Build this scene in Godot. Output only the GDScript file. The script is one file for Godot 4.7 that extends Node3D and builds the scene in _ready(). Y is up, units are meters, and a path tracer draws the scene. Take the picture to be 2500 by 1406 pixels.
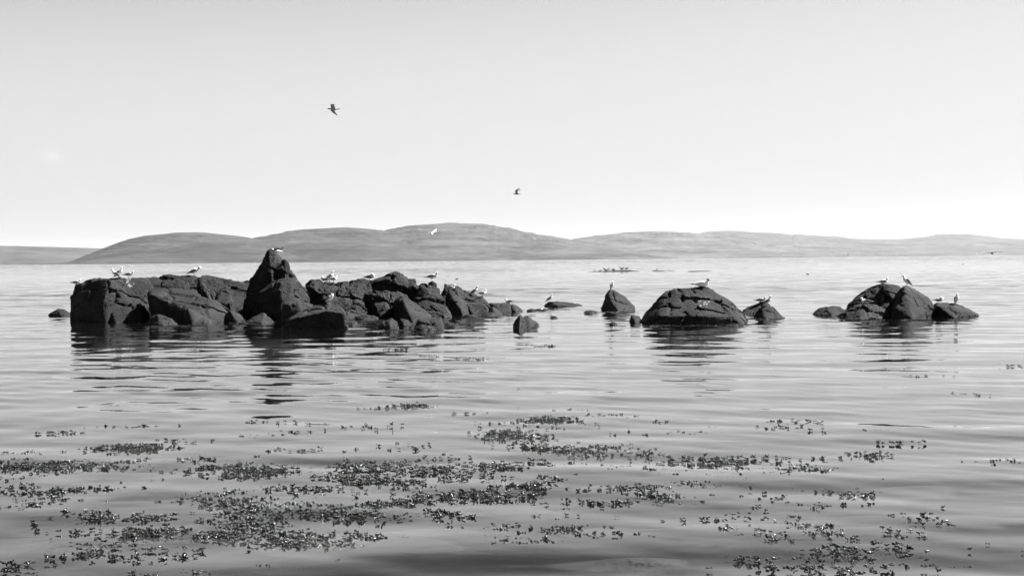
extends Node3D
# A low reef of dark boulders with gulls in a calm bay, limestone hills beyond, floating wrack in front.
# Sizes are metres. The camera stands 2.3 m above the water and looks along -z.

const FOCAL := 3434.0        # focal length in pixels of a 2500 x 1406 frame
const EYE := 2.3             # height of the camera above the water
const SUN_AZIMUTH := 62.0    # degrees to the right of the line of sight
const SUN_HEIGHT := 47.0
const EXPOSURE := 5.0
const JOINTS := [Vector3(0.77, 0.55, 0.32), Vector3(-0.62, 0.66, 0.42), Vector3(0.18, 0.90, -0.40)]
const SPACING := [1.25, 1.0, 1.7]

var cam: Camera3D
var rng := RandomNumberGenerator.new()
var taken := {}
var M := {}
var spheres := {}
var rock_points := {}        # key -> PackedVector3Array of the surface, to stand birds on
var coarse: FastNoiseLite
var fine: FastNoiseLite
var cells: FastNoiseLite
var cracks: FastNoiseLite
var splash: FastNoiseLite
var triangles := 0

# ---------------------------------------------------------------- helpers
func numbered(called: String) -> String:
	if not taken.has(called):
		taken[called] = 0
		return called
	taken[called] += 1
	return "%s_%03d" % [called, taken[called]]

func tag(o: Node, label: String, category := "", group := "", kind := "") -> Node:
	if label: o.set_meta("label", label)
	if category: o.set_meta("category", category)
	if group: o.set_meta("group", group)
	if kind: o.set_meta("kind", kind)
	return o

func base(called: String, at := Vector3.ZERO, turn := 0.0) -> Node3D:
	var o := Node3D.new()
	o.name = numbered(called)
	add_child(o)
	o.position = at
	o.rotation.y = turn
	return o

func put(mesh: Mesh, called: String, material: Material, parent: Node = null) -> MeshInstance3D:
	var o := MeshInstance3D.new()
	o.mesh = mesh
	o.material_override = material
	if parent:
		o.name = called
		parent.add_child(o, true)
	else:
		o.name = numbered(called)
		add_child(o)
	return o

func ray(px: float, py: float) -> Vector3:
	return cam.transform.basis * Vector3((px - 1250.0) / FOCAL, (703.0 - py) / FOCAL, -1.0)

func at(px: float, py: float, depth: float) -> Vector3:
	return cam.position + ray(px, py) * depth

func on_water(px: float, py: float) -> Vector3:
	var r := ray(px, py)
	return cam.position + r * (-EYE / r.y)

func depth_of(p: Vector3) -> float:
	return -(cam.transform.affine_inverse() * p).z

func seen_at(p: Vector3) -> Vector2:
	var q := cam.transform.affine_inverse() * p
	return Vector2(1250.0 + FOCAL * q.x / -q.z, 703.0 - FOCAL * q.y / -q.z)

func grey(linear_value: float) -> Color:
	return Color(linear_value, linear_value, linear_value).linear_to_srgb()

func noise(kind: int, frequency: float, octaves: int, seed_value: int) -> FastNoiseLite:
	var n := FastNoiseLite.new()
	n.noise_type = kind
	n.frequency = frequency
	n.seed = seed_value
	n.fractal_type = FastNoiseLite.FRACTAL_FBM if octaves > 1 else FastNoiseLite.FRACTAL_NONE
	n.fractal_octaves = octaves
	return n

func shape(verts: PackedVector3Array, index: PackedInt32Array, colors := PackedColorArray()) -> ArrayMesh:
	# smooth normals from the faces; front faces run clockwise
	var normals := PackedVector3Array()
	normals.resize(verts.size())
	for i in range(0, index.size(), 3):
		var a := index[i]
		var b := index[i + 1]
		var c := index[i + 2]
		var n := (verts[c] - verts[a]).cross(verts[b] - verts[a])
		normals[a] += n
		normals[b] += n
		normals[c] += n
	for i in normals.size():
		normals[i] = normals[i].normalized()
	return with_normals(verts, index, normals, colors)

func with_normals(verts, index, normals, colors := PackedColorArray(), uvs := PackedVector2Array()) -> ArrayMesh:
	var a := []
	a.resize(Mesh.ARRAY_MAX)
	a[Mesh.ARRAY_VERTEX] = verts
	a[Mesh.ARRAY_NORMAL] = normals
	if index.size(): a[Mesh.ARRAY_INDEX] = index
	if colors.size(): a[Mesh.ARRAY_COLOR] = colors
	if uvs.size(): a[Mesh.ARRAY_TEX_UV] = uvs
	var m := ArrayMesh.new()
	m.add_surface_from_arrays(Mesh.PRIMITIVE_TRIANGLES, a)
	return m

# ---------------------------------------------------------------- camera, sky, sun
func make_view() -> void:
	cam = Camera3D.new()
	cam.name = "camera"
	cam.keep_aspect = Camera3D.KEEP_HEIGHT
	cam.fov = rad_to_deg(2.0 * atan(703.0 / FOCAL))
	cam.near = 0.5
	cam.far = 40000.0
	var b := Basis(Vector3.RIGHT, -atan(69.4 / FOCAL)) * Basis(Vector3.BACK, -atan(0.00934))
	cam.transform = Transform3D(b, Vector3(0, EYE, 0))
	add_child(cam)
	cam.current = true

	var sun_to := sun_dir()
	var wide := 2048
	var tall := 1024
	var im := Image.create(wide, tall, false, Image.FORMAT_RGBF)
	var sines := PackedFloat32Array()
	var cosines := PackedFloat32Array()
	for i in wide:
		sines.append(sin((i + 0.5) / wide * TAU))
		cosines.append(cos((i + 0.5) / wide * TAU))
	for j in tall:
		var up := maxf((0.5 - (j + 0.5) / tall) * PI, 0.0)
		var el := rad_to_deg(up)
		if j > tall / 2:
			im.blit_rect(im, Rect2i(0, tall / 2 - 1, wide, 1), Vector2i(0, j))
			continue
		# pale haze low down, deep clear sky above, both brighter towards the sun
		var ch := cos(up)
		var sy := sin(up) * sun_to.y
		for i in wide:
			var away := rad_to_deg(acos(clampf(sines[i] * ch * sun_to.x + sy - cosines[i] * ch * sun_to.z, -1.0, 1.0)))
			var glow := exp(-away / 45.0)
			var band := exp(-pow(el / (10.4 + 17.0 * glow), 4.4))
			var v := lerpf(0.09 * (0.5 + 1.8 * glow), 0.96 * (0.70 + 0.58 * glow), band) / EXPOSURE
			im.set_pixel(i, j, Color(v, v, v))
	# the one small wisp of cloud low on the left
	var puff := FastNoiseLite.new()
	puff.seed = 4
	puff.frequency = 0.35
	var r := ray(120, 381).normalized()
	var cu := fposmod(atan2(r.x, -r.z) / TAU, 1.0) * 2048.0
	var cv := (0.5 - asin(r.y) / PI) * 1024.0
	for j in range(int(cv) - 4, int(cv) + 5):
		for i in range(int(cu) - 6, int(cu) + 7):
			var q := Vector2((i + 0.5 - cu) / 1.9, (j + 0.5 - cv) / 0.8)
			var k := exp(-q.length_squared()) * clampf(0.8 + puff.get_noise_2d(i, j), 0.0, 1.0)
			var c := im.get_pixel(i, j).r
			c += k * 0.035
			im.set_pixel(i, j, Color(c, c, c))
	var pan := PanoramaSkyMaterial.new()
	pan.panorama = ImageTexture.create_from_image(im)
	var sky := Sky.new()
	sky.sky_material = pan
	var e := Environment.new()
	e.background_mode = Environment.BG_SKY
	e.sky = sky
	e.tonemap_mode = Environment.TONE_MAPPER_LINEAR
	e.tonemap_exposure = EXPOSURE
	e.sdfgi_enabled = true
	e.ssao_enabled = true
	e.ssil_enabled = true
	# sea haze that scatters mostly forward, so the hills towards the sun are paler
	e.volumetric_fog_enabled = true
	e.volumetric_fog_density = 0.0000122
	e.volumetric_fog_albedo = Color(0.97, 0.97, 0.97)
	e.volumetric_fog_anisotropy = 0.32
	var w := WorldEnvironment.new()
	w.name = "world_environment"
	w.environment = e
	add_child(w)

	var sun := DirectionalLight3D.new()
	sun.name = "sun"
	sun.light_energy = 1.6
	sun.light_color = Color(1, 1, 1)
	sun.light_angular_distance = 0.5
	sun.shadow_enabled = true
	add_child(sun)
	sun.look_at_from_position(sun_to * 50.0, Vector3.ZERO, Vector3.UP)

func sun_dir() -> Vector3:
	var a := deg_to_rad(SUN_AZIMUTH)
	var h := deg_to_rad(SUN_HEIGHT)
	return Vector3(sin(a) * cos(h), sin(h), -cos(a) * cos(h))

# ---------------------------------------------------------------- materials
func plain(called: String, value: float, rough: float, spec := 0.5, tinted := false) -> StandardMaterial3D:
	var m := StandardMaterial3D.new()
	m.resource_name = called
	m.albedo_color = grey(value)
	m.roughness = rough
	m.metallic_specular = spec
	m.vertex_color_use_as_albedo = tinted
	M[called] = m
	return m

func make_materials() -> void:
	var grain := noise(FastNoiseLite.TYPE_SIMPLEX_SMOOTH, 0.02, 5, 11)
	var rough_image := grain.get_seamless_image(512, 512)
	var rock := plain("rock", 1.0, 0.85, 0.2, true)
	rock.uv1_triplanar = true
	rock.uv1_world_triplanar = true
	rock.uv1_scale = Vector3(1.5, 1.5, 1.5)
	rock.heightmap_enabled = true
	rock.heightmap_scale = 6.0
	rock.heightmap_texture = ImageTexture.create_from_image(rough_image)
	# crystals and crusts of lichen: pale and dark flecks of their own, whatever the relief
	var flecks := noise(FastNoiseLite.TYPE_CELLULAR, 0.07, 2, 23)
	flecks.cellular_return_type = FastNoiseLite.RETURN_CELL_VALUE
	var fleck_image := flecks.get_seamless_image(512, 512)
	var crust := noise(FastNoiseLite.TYPE_SIMPLEX_SMOOTH, 0.018, 3, 29).get_seamless_image(512, 512)
	var toned := Image.create(512, 512, false, Image.FORMAT_RGB8)
	for j in 512:
		for i in 512:
			var v := 0.35 + 0.40 * fleck_image.get_pixel(i, j).r
			if crust.get_pixel(i, j).r > 0.60: v *= 1.75
			toned.set_pixel(i, j, grey(minf(v, 1.0)))
	rock.albedo_texture = ImageTexture.create_from_image(toned)

	plain("hill", 1.0, 1.0, 0.2, true)
	plain("seabed", 1.0, 1.0, 0.2, true)
	plain("plumage", 0.8, 0.8, 0.3)
	plain("mantle", 0.13, 0.8, 0.3)
	plain("dusky", 0.07, 0.8, 0.3)
	plain("wingtip", 0.02, 0.7, 0.3)
	plain("bill", 0.16, 0.5, 0.4)
	plain("eye", 0.01, 0.2, 0.5)
	plain("leg", 0.22, 0.6, 0.4)
	plain("grey_wing", 0.30, 0.8, 0.3)
	plain("hood", 0.035, 0.8, 0.3)
	plain("whitewash", 0.8, 0.9, 0.3)
	plain("slate", 0.12, 0.8, 0.3)
	plain("pane", 0.03, 0.15, 0.5)
	plain("wrack", 0.006, 0.35, 0.2, true)
	plain("bladder", 0.012, 0.14, 0.6, true)

	# calm sea water: half clear, half dark with what floats in it, and small ripples in its surface
	var water := StandardMaterial3D.new()
	water.resource_name = "water"
	water.albedo_color = grey(0.004)
	water.albedo_color.a = 0.52
	water.transparency = BaseMaterial3D.TRANSPARENCY_ALPHA
	water.roughness = 0.02
	water.metallic_specular = 0.5
	var rip := noise(FastNoiseLite.TYPE_SIMPLEX_SMOOTH, 0.012, 4, 5)
	rip.fractal_gain = 0.42
	var rip_image := rip.get_seamless_image(1024, 1024)
	rip_image.convert(Image.FORMAT_RGBA8)
	rip_image.bump_map_to_normal_map(6.0)
	water.normal_enabled = true
	water.normal_texture = ImageTexture.create_from_image(rip_image)
	water.normal_scale = 0.09
	M["water"] = water

# ---------------------------------------------------------------- water and sea bed
func make_water() -> void:
	# rows run away from the shore and grow with the distance; waves too short for a row are left to the ripples
	var rows := PackedFloat32Array()
	var d := 7.0
	while d < 26000.0:
		rows.append(d)
		d *= 1.0029 if d < 110.0 else (1.006 if d < 2600.0 else 1.12)
	var cols := 440
	var waves := []
	var wr := RandomNumberGenerator.new()
	wr.seed = 77
	var lengths := [58.0, 41.0, 30.0, 22.0, 16.0, 11.5, 8.5, 7.5, 5.2, 3.7, 2.9, 2.3, 1.9, 1.55, 1.3, 1.1, 0.92, 0.78, 0.66, 0.55, 0.46, 0.38, 0.31]
	for i in lengths.size():
		var l: float = lengths[i]
		var heading := deg_to_rad(wr.randfn(8.0, 14.0 if l > 8.0 else (38.0 if l > 1.6 else (24.0 if l > 1.0 else 42.0))))
		var steep := 0.016 if l > 8.0 else 0.009 if l > 3.0 else (0.0115 if l > 0.9 else (0.0085 if l > 0.5 else 0.004))
		var k := TAU / l
		waves.append([k * sin(heading), k * cos(heading), steep / k, wr.randf() * TAU, l, wr.randf_range(-1.8, 1.8)])
	var swirl := noise(FastNoiseLite.TYPE_SIMPLEX_SMOOTH, 0.11, 2, 31)
	var gust := noise(FastNoiseLite.TYPE_SIMPLEX_SMOOTH, 0.035, 2, 32)
	var n_rows := rows.size()
	var verts := PackedVector3Array()
	var heights := PackedFloat32Array()
	var uvs := PackedVector2Array()
	verts.resize(n_rows * cols)
	heights.resize(n_rows * cols)
	uvs.resize(n_rows * cols)
	var span := 0.96
	for j in n_rows:
		d = rows[j]
		var step_z: float = rows[mini(j + 1, n_rows - 1)] - d
		var step_x := d * span / (cols - 1)
		var live := []
		for w in waves:
			var fade := clampf((w[4] / maxf(step_z, step_x) - 2.6) / 2.4, 0.0, 1.0)
			# the wind freshens away from the shelter of the shore
			if w[4] > 8.0: fade *= smoothstep(150.0, 1500.0, d)
			if fade > 0.0: live.append([w[0], w[1], w[2] * fade, w[3], w[5], w[4]])
		var fresh := 0.75 + 2.6 * smoothstep(38.0, 150.0, d)
		for i in cols:
			var u := (float(i) / (cols - 1) - 0.5) * span
			var x := u * d
			var h := 0.0
			if live.size():
				var s := swirl.get_noise_2d(x, d * 1.6) * 2.2
				var g := gust.get_noise_2d(x * 0.6, d)
				var small := clampf(0.85 + g * 1.5, 0.25, 1.6)
				for w in live:
					var hh: float = w[2] * sin(w[0] * x + w[1] * d + w[3] + w[4] * s)
					h += hh * small if w[5] < 1.2 else hh
				h *= fresh
			var at_i := j * cols + i
			heights[at_i] = h
			verts[at_i] = Vector3(x, h, -d)
			uvs[at_i] = Vector2(x / 7.0, d / 5.0)
	var normals := PackedVector3Array()
	normals.resize(n_rows * cols)
	for j in n_rows:
		d = rows[j]
		var j0 := maxi(j - 1, 0)
		var j1 := mini(j + 1, n_rows - 1)
		var dz: float = rows[j1] - rows[j0]
		var dx := 2.0 * span / (cols - 1)
		for i in cols:
			var u := (float(i) / (cols - 1) - 0.5) * span
			var i0 := maxi(i - 1, 0)
			var i1 := mini(i + 1, cols - 1)
			var hx := (heights[j * cols + i1] - heights[j * cols + i0]) / (dx * d)
			var hd := (heights[j1 * cols + i] - heights[j0 * cols + i]) / dz - hx * u
			normals[j * cols + i] = Vector3(-hx, 1.0, hd).normalized()
	# sheltered water by the shore, ruffled water past the rocks, open bay beyond: the wind ripples grow outwards
	var sheets := [["water", "calm sheltered sea water round the rocks and the seaweed", 95.0, 0.045], ["ruffled_water", "lightly ruffled sea water beyond the rocks", 280.0, 0.26], ["open_water", "wind-ruffled open water of the bay below the hills", 1e9, 0.5]]
	var first := 0
	for sheet in sheets:
		var last := first
		while last < n_rows - 1 and rows[last] < sheet[2]: last += 1
		var index := PackedInt32Array()
		index.resize((last - first) * (cols - 1) * 6)
		var n := 0
		for j in last - first:
			for i in cols - 1:
				var a := j * cols + i
				index[n] = a
				index[n + 1] = a + cols
				index[n + 2] = a + 1
				index[n + 3] = a + 1
				index[n + 4] = a + cols
				index[n + 5] = a + cols + 1
				n += 6
		var m: StandardMaterial3D = M.water.duplicate()
		m.normal_scale = sheet[3]
		var i0 := first * cols
		var i1 := (last + 1) * cols
		tag(put(with_normals(verts.slice(i0, i1), index, normals.slice(i0, i1), PackedColorArray(), uvs.slice(i0, i1)), sheet[0], m), sheet[1], "water", "", "structure")
		first = last

	# the sea bed: dark weedy stones with paler sand between, shelving away from the shore
	var patch := noise(FastNoiseLite.TYPE_SIMPLEX_SMOOTH, 0.42, 3, 51)
	var bed_v := PackedVector3Array()
	var bed_i := PackedInt32Array()
	var bed_c := PackedColorArray()
	var bd := 3.0
	var ds := PackedFloat32Array()
	while bd < 24000.0:
		ds.append(bd)
		bd *= 1.006 if bd < 40.0 else 1.12
	var bc := 150
	for j in ds.size():
		for i in bc:
			var x := (float(i) / (bc - 1) - 0.5) * 1.3 * ds[j]
			var p := patch.get_noise_2d(x * 0.55, ds[j] * 1.0)
			bed_v.append(Vector3(x, -0.55 - 0.035 * minf(ds[j], 90.0) + 0.12 * p, -ds[j]))
			var v := 0.006 + 0.08 * smoothstep(0.13, 0.21, p)
			bed_c.append(Color(v, v, v))
	for j in ds.size() - 1:
		for i in bc - 1:
			var a := j * bc + i
			bed_i.append_array([a, a + bc, a + 1, a + 1, a + bc, a + bc + 1])
	tag(put(shape(bed_v, bed_i, bed_c), "seabed", M.seabed), "dark weedy sea bed with pale sandy patches under the shallow water", "sea bed", "", "structure")

# ---------------------------------------------------------------- hills across the bay
func hill(called: String, label: String, outline: Array, ridge: float, shore: float, pale: float, terrace: float, seed_value: int) -> void:
	var bands := noise(FastNoiseLite.TYPE_SIMPLEX_SMOOTH, 1.0, 3, seed_value)
	var lumps := noise(FastNoiseLite.TYPE_SIMPLEX_SMOOTH, 1.0, 4, seed_value + 1)
	var verts := PackedVector3Array()
	var index := PackedInt32Array()
	var colors := PackedColorArray()
	var step := 3.0
	var n_cols := int((outline[-1][0] - outline[0][0]) / step) + 1
	var n_front := 60
	var n_rows := n_front + 5
	var k := 0
	for i in n_cols:
		var px: float = outline[0][0] + i * step
		while k < outline.size() - 2 and px > outline[k + 1][0]: k += 1
		var f := clampf((px - outline[k][0]) / (outline[k + 1][0] - outline[k][0]), 0.0, 1.0)
		# an even curve through the marks
		var y0: float = outline[maxi(k - 1, 0)][1]
		var y1: float = outline[k][1]
		var y2: float = outline[k + 1][1]
		var y3: float = outline[mini(k + 2, outline.size() - 1)][1]
		var py := clampf(cubic_interpolate(y1, y2, y0, y3, f), minf(y1, y2) - 1.0, maxf(y1, y2) + 1.0)
		var top := at(px, py, ridge)
		var side := top.x / ridge
		var high := maxf(top.y, 0.5)
		for j in n_rows:
			var t := minf(float(j) / n_front, 1.0)
			var depth := lerpf(shore, ridge, t)
			var h := high * (1.0 - pow(1.0 - t, 1.7))
			if j > n_front:
				depth = ridge + (j - n_front) * 260.0
				h = high * (1.0 - pow((j - n_front) / 5.0, 1.5))
			elif j < n_front:
				var l := lumps.get_noise_2d(side * depth / 420.0, depth / 330.0) * 0.13 * sin(PI * t)
				h *= 1.0 + l
				if terrace > 0.0:
					var s := h / terrace
					h = lerpf(h, terrace * (floorf(s) + smoothstep(0.55, 1.0, s - floorf(s))), 0.75 * smoothstep(0.3, 0.6, t))
			if j == 0: h = -3.0
			verts.append(Vector3(side * depth, h, -depth))
			var c1 := bands.get_noise_2d(side * depth / 900.0 + h / 160.0, h / 9.0)
			var c2 := lumps.get_noise_2d(side * depth / 105.0 + 40.0, h / 15.0 + depth / 900.0)
			var c3 := lumps.get_noise_2d(side * depth / 700.0 - 70.0, depth / 420.0)
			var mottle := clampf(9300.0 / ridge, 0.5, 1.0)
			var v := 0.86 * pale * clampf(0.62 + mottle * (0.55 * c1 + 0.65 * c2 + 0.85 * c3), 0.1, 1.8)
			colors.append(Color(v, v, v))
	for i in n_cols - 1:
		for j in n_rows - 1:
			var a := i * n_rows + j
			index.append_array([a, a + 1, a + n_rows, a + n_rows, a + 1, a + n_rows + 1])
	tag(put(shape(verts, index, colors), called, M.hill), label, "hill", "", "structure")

func make_hills() -> void:
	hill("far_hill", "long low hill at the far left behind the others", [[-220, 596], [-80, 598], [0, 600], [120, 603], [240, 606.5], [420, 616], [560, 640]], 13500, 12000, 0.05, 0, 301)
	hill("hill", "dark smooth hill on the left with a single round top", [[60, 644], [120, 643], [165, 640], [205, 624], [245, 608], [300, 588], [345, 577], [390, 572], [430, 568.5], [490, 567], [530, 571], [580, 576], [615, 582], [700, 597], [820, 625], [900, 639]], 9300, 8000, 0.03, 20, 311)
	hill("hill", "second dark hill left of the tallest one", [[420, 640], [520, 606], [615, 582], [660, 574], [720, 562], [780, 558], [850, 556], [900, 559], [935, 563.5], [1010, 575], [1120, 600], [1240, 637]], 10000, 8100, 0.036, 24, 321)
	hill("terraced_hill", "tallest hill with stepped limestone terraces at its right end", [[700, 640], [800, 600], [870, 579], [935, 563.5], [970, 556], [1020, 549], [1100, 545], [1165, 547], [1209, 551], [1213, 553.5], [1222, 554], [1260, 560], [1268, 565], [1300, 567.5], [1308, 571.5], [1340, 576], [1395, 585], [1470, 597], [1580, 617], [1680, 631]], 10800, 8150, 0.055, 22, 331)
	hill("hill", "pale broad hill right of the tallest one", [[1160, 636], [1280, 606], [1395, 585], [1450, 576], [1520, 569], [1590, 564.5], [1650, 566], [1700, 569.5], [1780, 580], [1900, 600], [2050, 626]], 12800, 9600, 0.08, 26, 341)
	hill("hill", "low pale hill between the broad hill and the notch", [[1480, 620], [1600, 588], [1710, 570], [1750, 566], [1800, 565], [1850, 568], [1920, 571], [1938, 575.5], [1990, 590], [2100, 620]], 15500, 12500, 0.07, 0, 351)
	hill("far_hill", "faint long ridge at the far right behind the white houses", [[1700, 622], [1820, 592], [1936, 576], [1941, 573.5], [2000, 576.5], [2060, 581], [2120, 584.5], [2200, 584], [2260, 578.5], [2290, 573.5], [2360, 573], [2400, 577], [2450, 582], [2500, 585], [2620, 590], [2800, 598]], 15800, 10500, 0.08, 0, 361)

func make_houses() -> void:
	var spots := [[1715, 620, 2], [1949, 622.5, 3], [1991, 622.3, 3.5], [2007, 621.5, 2], [2034, 619.5, 3], [2062, 621, 2], [2073, 620.5, 2.5], [2093, 620, 2], [2125, 620.5, 3.5], [2140, 620, 3], [2158, 620, 3.5], [2124, 612.5, 2.5], [1942, 601, 2], [2198, 619.5, 2], [2359, 619.5, 4], [2384, 619, 2.5], [1870, 622.5, 2]]
	var names := ["leftmost white house on the far shore, alone below the pale hill", "white house on the far shore, left of the brightest one", "brightest white house low on the far shore", "small white house just right of the brightest one on the far shore",
		"white house a little uphill from the far shore", "small white house left in the row on the far shore", "white house second in the row on the far shore", "small white house third in the row on the far shore", "wide white house in the middle of the far shore row",
		"white house beside the wide one in the far shore row", "long white house at the right of the far shore row", "white house standing highest on the right slope above the row", "small white house high on the slope left of the row", "small white house right of the far shore row",
		"white house nearest the far gull on the right shore", "small white house beneath the far gull on the right shore", "small white house on the far shore below the notch"]
	for i in spots.size():
		var s: Array = spots[i]
		var depth := 10750.0 + 60.0 * (i % 3) + (640.0 if s[1] < 615 else 0.0)
		var foot := at(s[0], s[1], depth)
		var w: float = s[2] * 3.6
		var house := base("far_house", Vector3(foot.x, maxf(foot.y - 5.0, 1.0), foot.z), rng.randf_range(-0.4, 0.4))
		tag(house, names[i], "house", "white houses on the far shore")
		put(box(Vector3(0, 3.0, 0), Vector3(w, 12.0, 8.0)), "wall", M.whitewash, house)
		var rv := PackedVector3Array()
		for x in [-0.52 * w, 0.52 * w]: rv.append_array([Vector3(x, 8.9, 4.4), Vector3(x, 12.0, 0), Vector3(x, 8.9, -4.4)])
		put(shape(rv, PackedInt32Array([0, 1, 3, 3, 1, 4, 1, 2, 4, 4, 2, 5, 0, 2, 1, 3, 4, 5, 0, 3, 5, 0, 5, 2])), "roof", M.slate, house)
		put(box(Vector3(0, 4.0, 4.02), Vector3(1.1, 2.2, 0.2)), "door", M.slate, house)
		for x in [-0.3, 0.3]: put(box(Vector3(x * w, 5.0, 4.02), Vector3(1.4, 1.3, 0.2)), "window", M.pane, house)

func box(c: Vector3, size: Vector3) -> ArrayMesh:
	var b := BoxMesh.new()
	b.size = size
	var a := b.get_mesh_arrays()
	a[Mesh.ARRAY_VERTEX] = Transform3D(Basis(), c) * (a[Mesh.ARRAY_VERTEX] as PackedVector3Array)
	var m := ArrayMesh.new()
	m.add_surface_from_arrays(Mesh.PRIMITIVE_TRIANGLES, a)
	return m

# ---------------------------------------------------------------- rocks
func ball(k: int) -> Array:
	# a cube blown up to a sphere: shared vertices, clockwise faces
	if spheres.has(k): return spheres[k]
	var found := {}
	var verts := PackedVector3Array()
	var index := PackedInt32Array()
	for face in 6:
		var n := Vector3.ZERO
		n[face / 2] = 1.0 if face % 2 == 0 else -1.0
		var a := Vector3(n.y, n.z, n.x)
		var b := n.cross(a)
		var grid := PackedInt32Array()
		for j in k + 1:
			for i in k + 1:
				var p := n + a * tan((2.0 * i / k - 1.0) * PI / 4.0) + b * tan((2.0 * j / k - 1.0) * PI / 4.0)
				p = p.normalized()
				var key := Vector3i((p * 4000.0).round())
				if not found.has(key):
					found[key] = verts.size()
					verts.append(p)
				grid.append(found[key])
		for j in k:
			for i in k:
				var q := j * (k + 1) + i
				index.append_array([grid[q], grid[q + k + 1], grid[q + 1], grid[q + 1], grid[q + k + 1], grid[q + k + 2]])
	spheres[k] = [verts, index]
	return spheres[k]

func hull(pts: Array, centre: Vector3) -> Array:
	# the planes round a set of points, as normal / distance from the centre
	var out := []
	for i in pts.size():
		for j in range(i + 1, pts.size()):
			for k in range(j + 1, pts.size()):
				var n: Vector3 = (pts[j] - pts[i]).cross(pts[k] - pts[i])
				if n.length() < 1e-5: continue
				n = n.normalized()
				var d: float = n.dot(pts[i] - centre)
				if d < 0.0:
					n = -n
					d = -d
				if d < 0.02: continue
				var ok := true
				for q in pts:
					if n.dot(q - centre) > d + 0.004:
						ok = false
						break
				if not ok: continue
				for o in out:
					if o[0].dot(n) > 0.99 and absf(o[1] - d) < 0.06:
						ok = false
						break
				if ok: out.append([n, d])
	var planes := []
	for o in out: planes.append(o[0] / o[1])
	return planes

func flat_pairs(a: Array, size: int) -> Array:
	var out := []
	for i in range(0, a.size(), size): out.append(a.slice(i, i + size))
	return out

func rock_mesh(key: String, d: Dictionary) -> ArrayMesh:
	# s: outline on the sky or water side; b: where it meets the water in front; f: ridges in front of the outline (third number: metres nearer)
	var pts := []
	var b := flat_pairs(d.b, 2)
	var near := 0.0
	for p in b:
		var w := on_water(p[0], p[1])
		near += depth_of(w) / b.size()
		pts.append(w)
		pts.append(w + Vector3(0, -0.55, 0.1))
	var depth: float = near + d.get("t0", 0.8) + d.get("shift", 0.0)
	var thick: float = d.get("t", 1.2)
	var mid := 0.0
	var s := flat_pairs(d.s, 2)
	for p in s: mid += at(p[0], p[1], depth).x / s.size()
	for p in s:
		var q := at(p[0], p[1], depth)
		pts.append(q)
		pts.append(Vector3(lerpf(q.x, mid, 0.22), q.y * 0.8 - 0.05, q.z - thick))
	for e in [s[0], s[-1]]:
		var q := at(e[0], e[1], depth)
		pts.append(Vector3(lerpf(q.x, mid, 0.08), -0.55, q.z - thick * 0.8))
	for p in flat_pairs(d.get("f", []), 3):
		pts.append(at(p[0], p[1], depth - p[2]))
	var lo: Vector3 = pts[0]
	var hi: Vector3 = pts[0]
	for p in pts:
		lo = lo.min(p)
		hi = hi.max(p)
	var centre := Vector3.ZERO
	for p in pts: centre += p / pts.size()
	var half := (hi - lo) * 0.5
	var planes := hull(pts, centre)
	var big := maxf(half.x, half.y)
	var ball_of := ball(clampi(int(big * 36.0), 12, 52))
	var dirs: PackedVector3Array = ball_of[0]
	var verts := PackedVector3Array()
	verts.resize(dirs.size())
	var colors := PackedColorArray()
	colors.resize(dirs.size())
	var p_norm: float = d.get("p", 60.0)
	var small := minf(1.0, big / 1.1)
	var amp: float = d.get("a", 0.04) * (0.35 + 0.65 * small)
	var blocky: float = d.get("c", 0.07) * small
	var crack: float = d.get("k", 0.06) * small
	var pale: Array = d.get("white", [])
	for i in dirs.size():
		var dir := dirs[i] * half
		var top := 0.0
		for pl in planes: top = maxf(top, pl.dot(dir))
		var sum := 0.0
		for pl in planes:
			var v: float = pl.dot(dir) / top
			if v > 0.7: sum += pow(v, p_norm)
		var p := centre + dir / (top * pow(sum, 1.0 / p_norm))
		var out := dirs[i] / half
		out = out.normalized()
		var warp := Vector3(coarse.get_noise_3dv(p * 1.3), coarse.get_noise_3dv(p * 1.3 + Vector3(31, 7, 3)), coarse.get_noise_3dv(p * 1.3 + Vector3(5, 57, 9)))
		var h := amp * (1.1 * coarse.get_noise_3dv(p) + 0.55 * fine.get_noise_3dv(p))
		# three sets of joints split the stone into blocks that stand a little proud or back
		var edge := 1.0
		var block := 0
		for q in 3:
			var t: float = p.dot(JOINTS[q]) * SPACING[q] + warp[q] * 0.2
			var cell := floorf(t)
			block = block * 31 + int(cell) * 17 + q * 7
			var f := t - cell
			edge = minf(edge, minf(f, 1.0 - f) / SPACING[q])
		var lot := fposmod(sin(block * 12.9898) * 43758.5453, 1.0) - 0.5
		h += blocky * 1.6 * lot
		# open along part of their length
		if cracks.get_noise_3dv(p * 1.4) > -0.1: h -= crack * (1.0 - smoothstep(0.015, 0.05, edge))
		p += out * h
		verts[i] = p
		var tint := 0.030 * (1.0 + 0.7 * coarse.get_noise_3dv(p * 0.8 + Vector3(11, 0, 4)))
		for w in pale:
			# droppings where the gulls stand
			var away: float = (seen_at(p) - Vector2(w[0], w[1])).length() / w[2]
			if away < 1.0 and splash.get_noise_3dv(p) > 0.18 + 0.3 * away: tint = 0.34
		colors[i] = Color(tint, tint, tint)
	if not rock_points.has(key): rock_points[key] = PackedVector3Array()
	rock_points[key].append_array(verts)
	return shape(verts, ball_of[1], colors)

func rock(key: String, called: String, label: String, group: String, pieces: Array) -> Node3D:
	if pieces.size() == 1:
		return tag(put(rock_mesh(key, pieces[0]), called, M.rock), label, "rock", group) as Node3D
	var b: Array = pieces[0].b
	var w := on_water(b[0], b[1])
	var o := base(called, Vector3(w.x, 0, w.z))
	tag(o, label, "rock", group)
	for p in pieces:
		var m := put(rock_mesh(key, p), p.get("n", "block"), M.rock, o)
		m.position = -o.position
	return o

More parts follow.
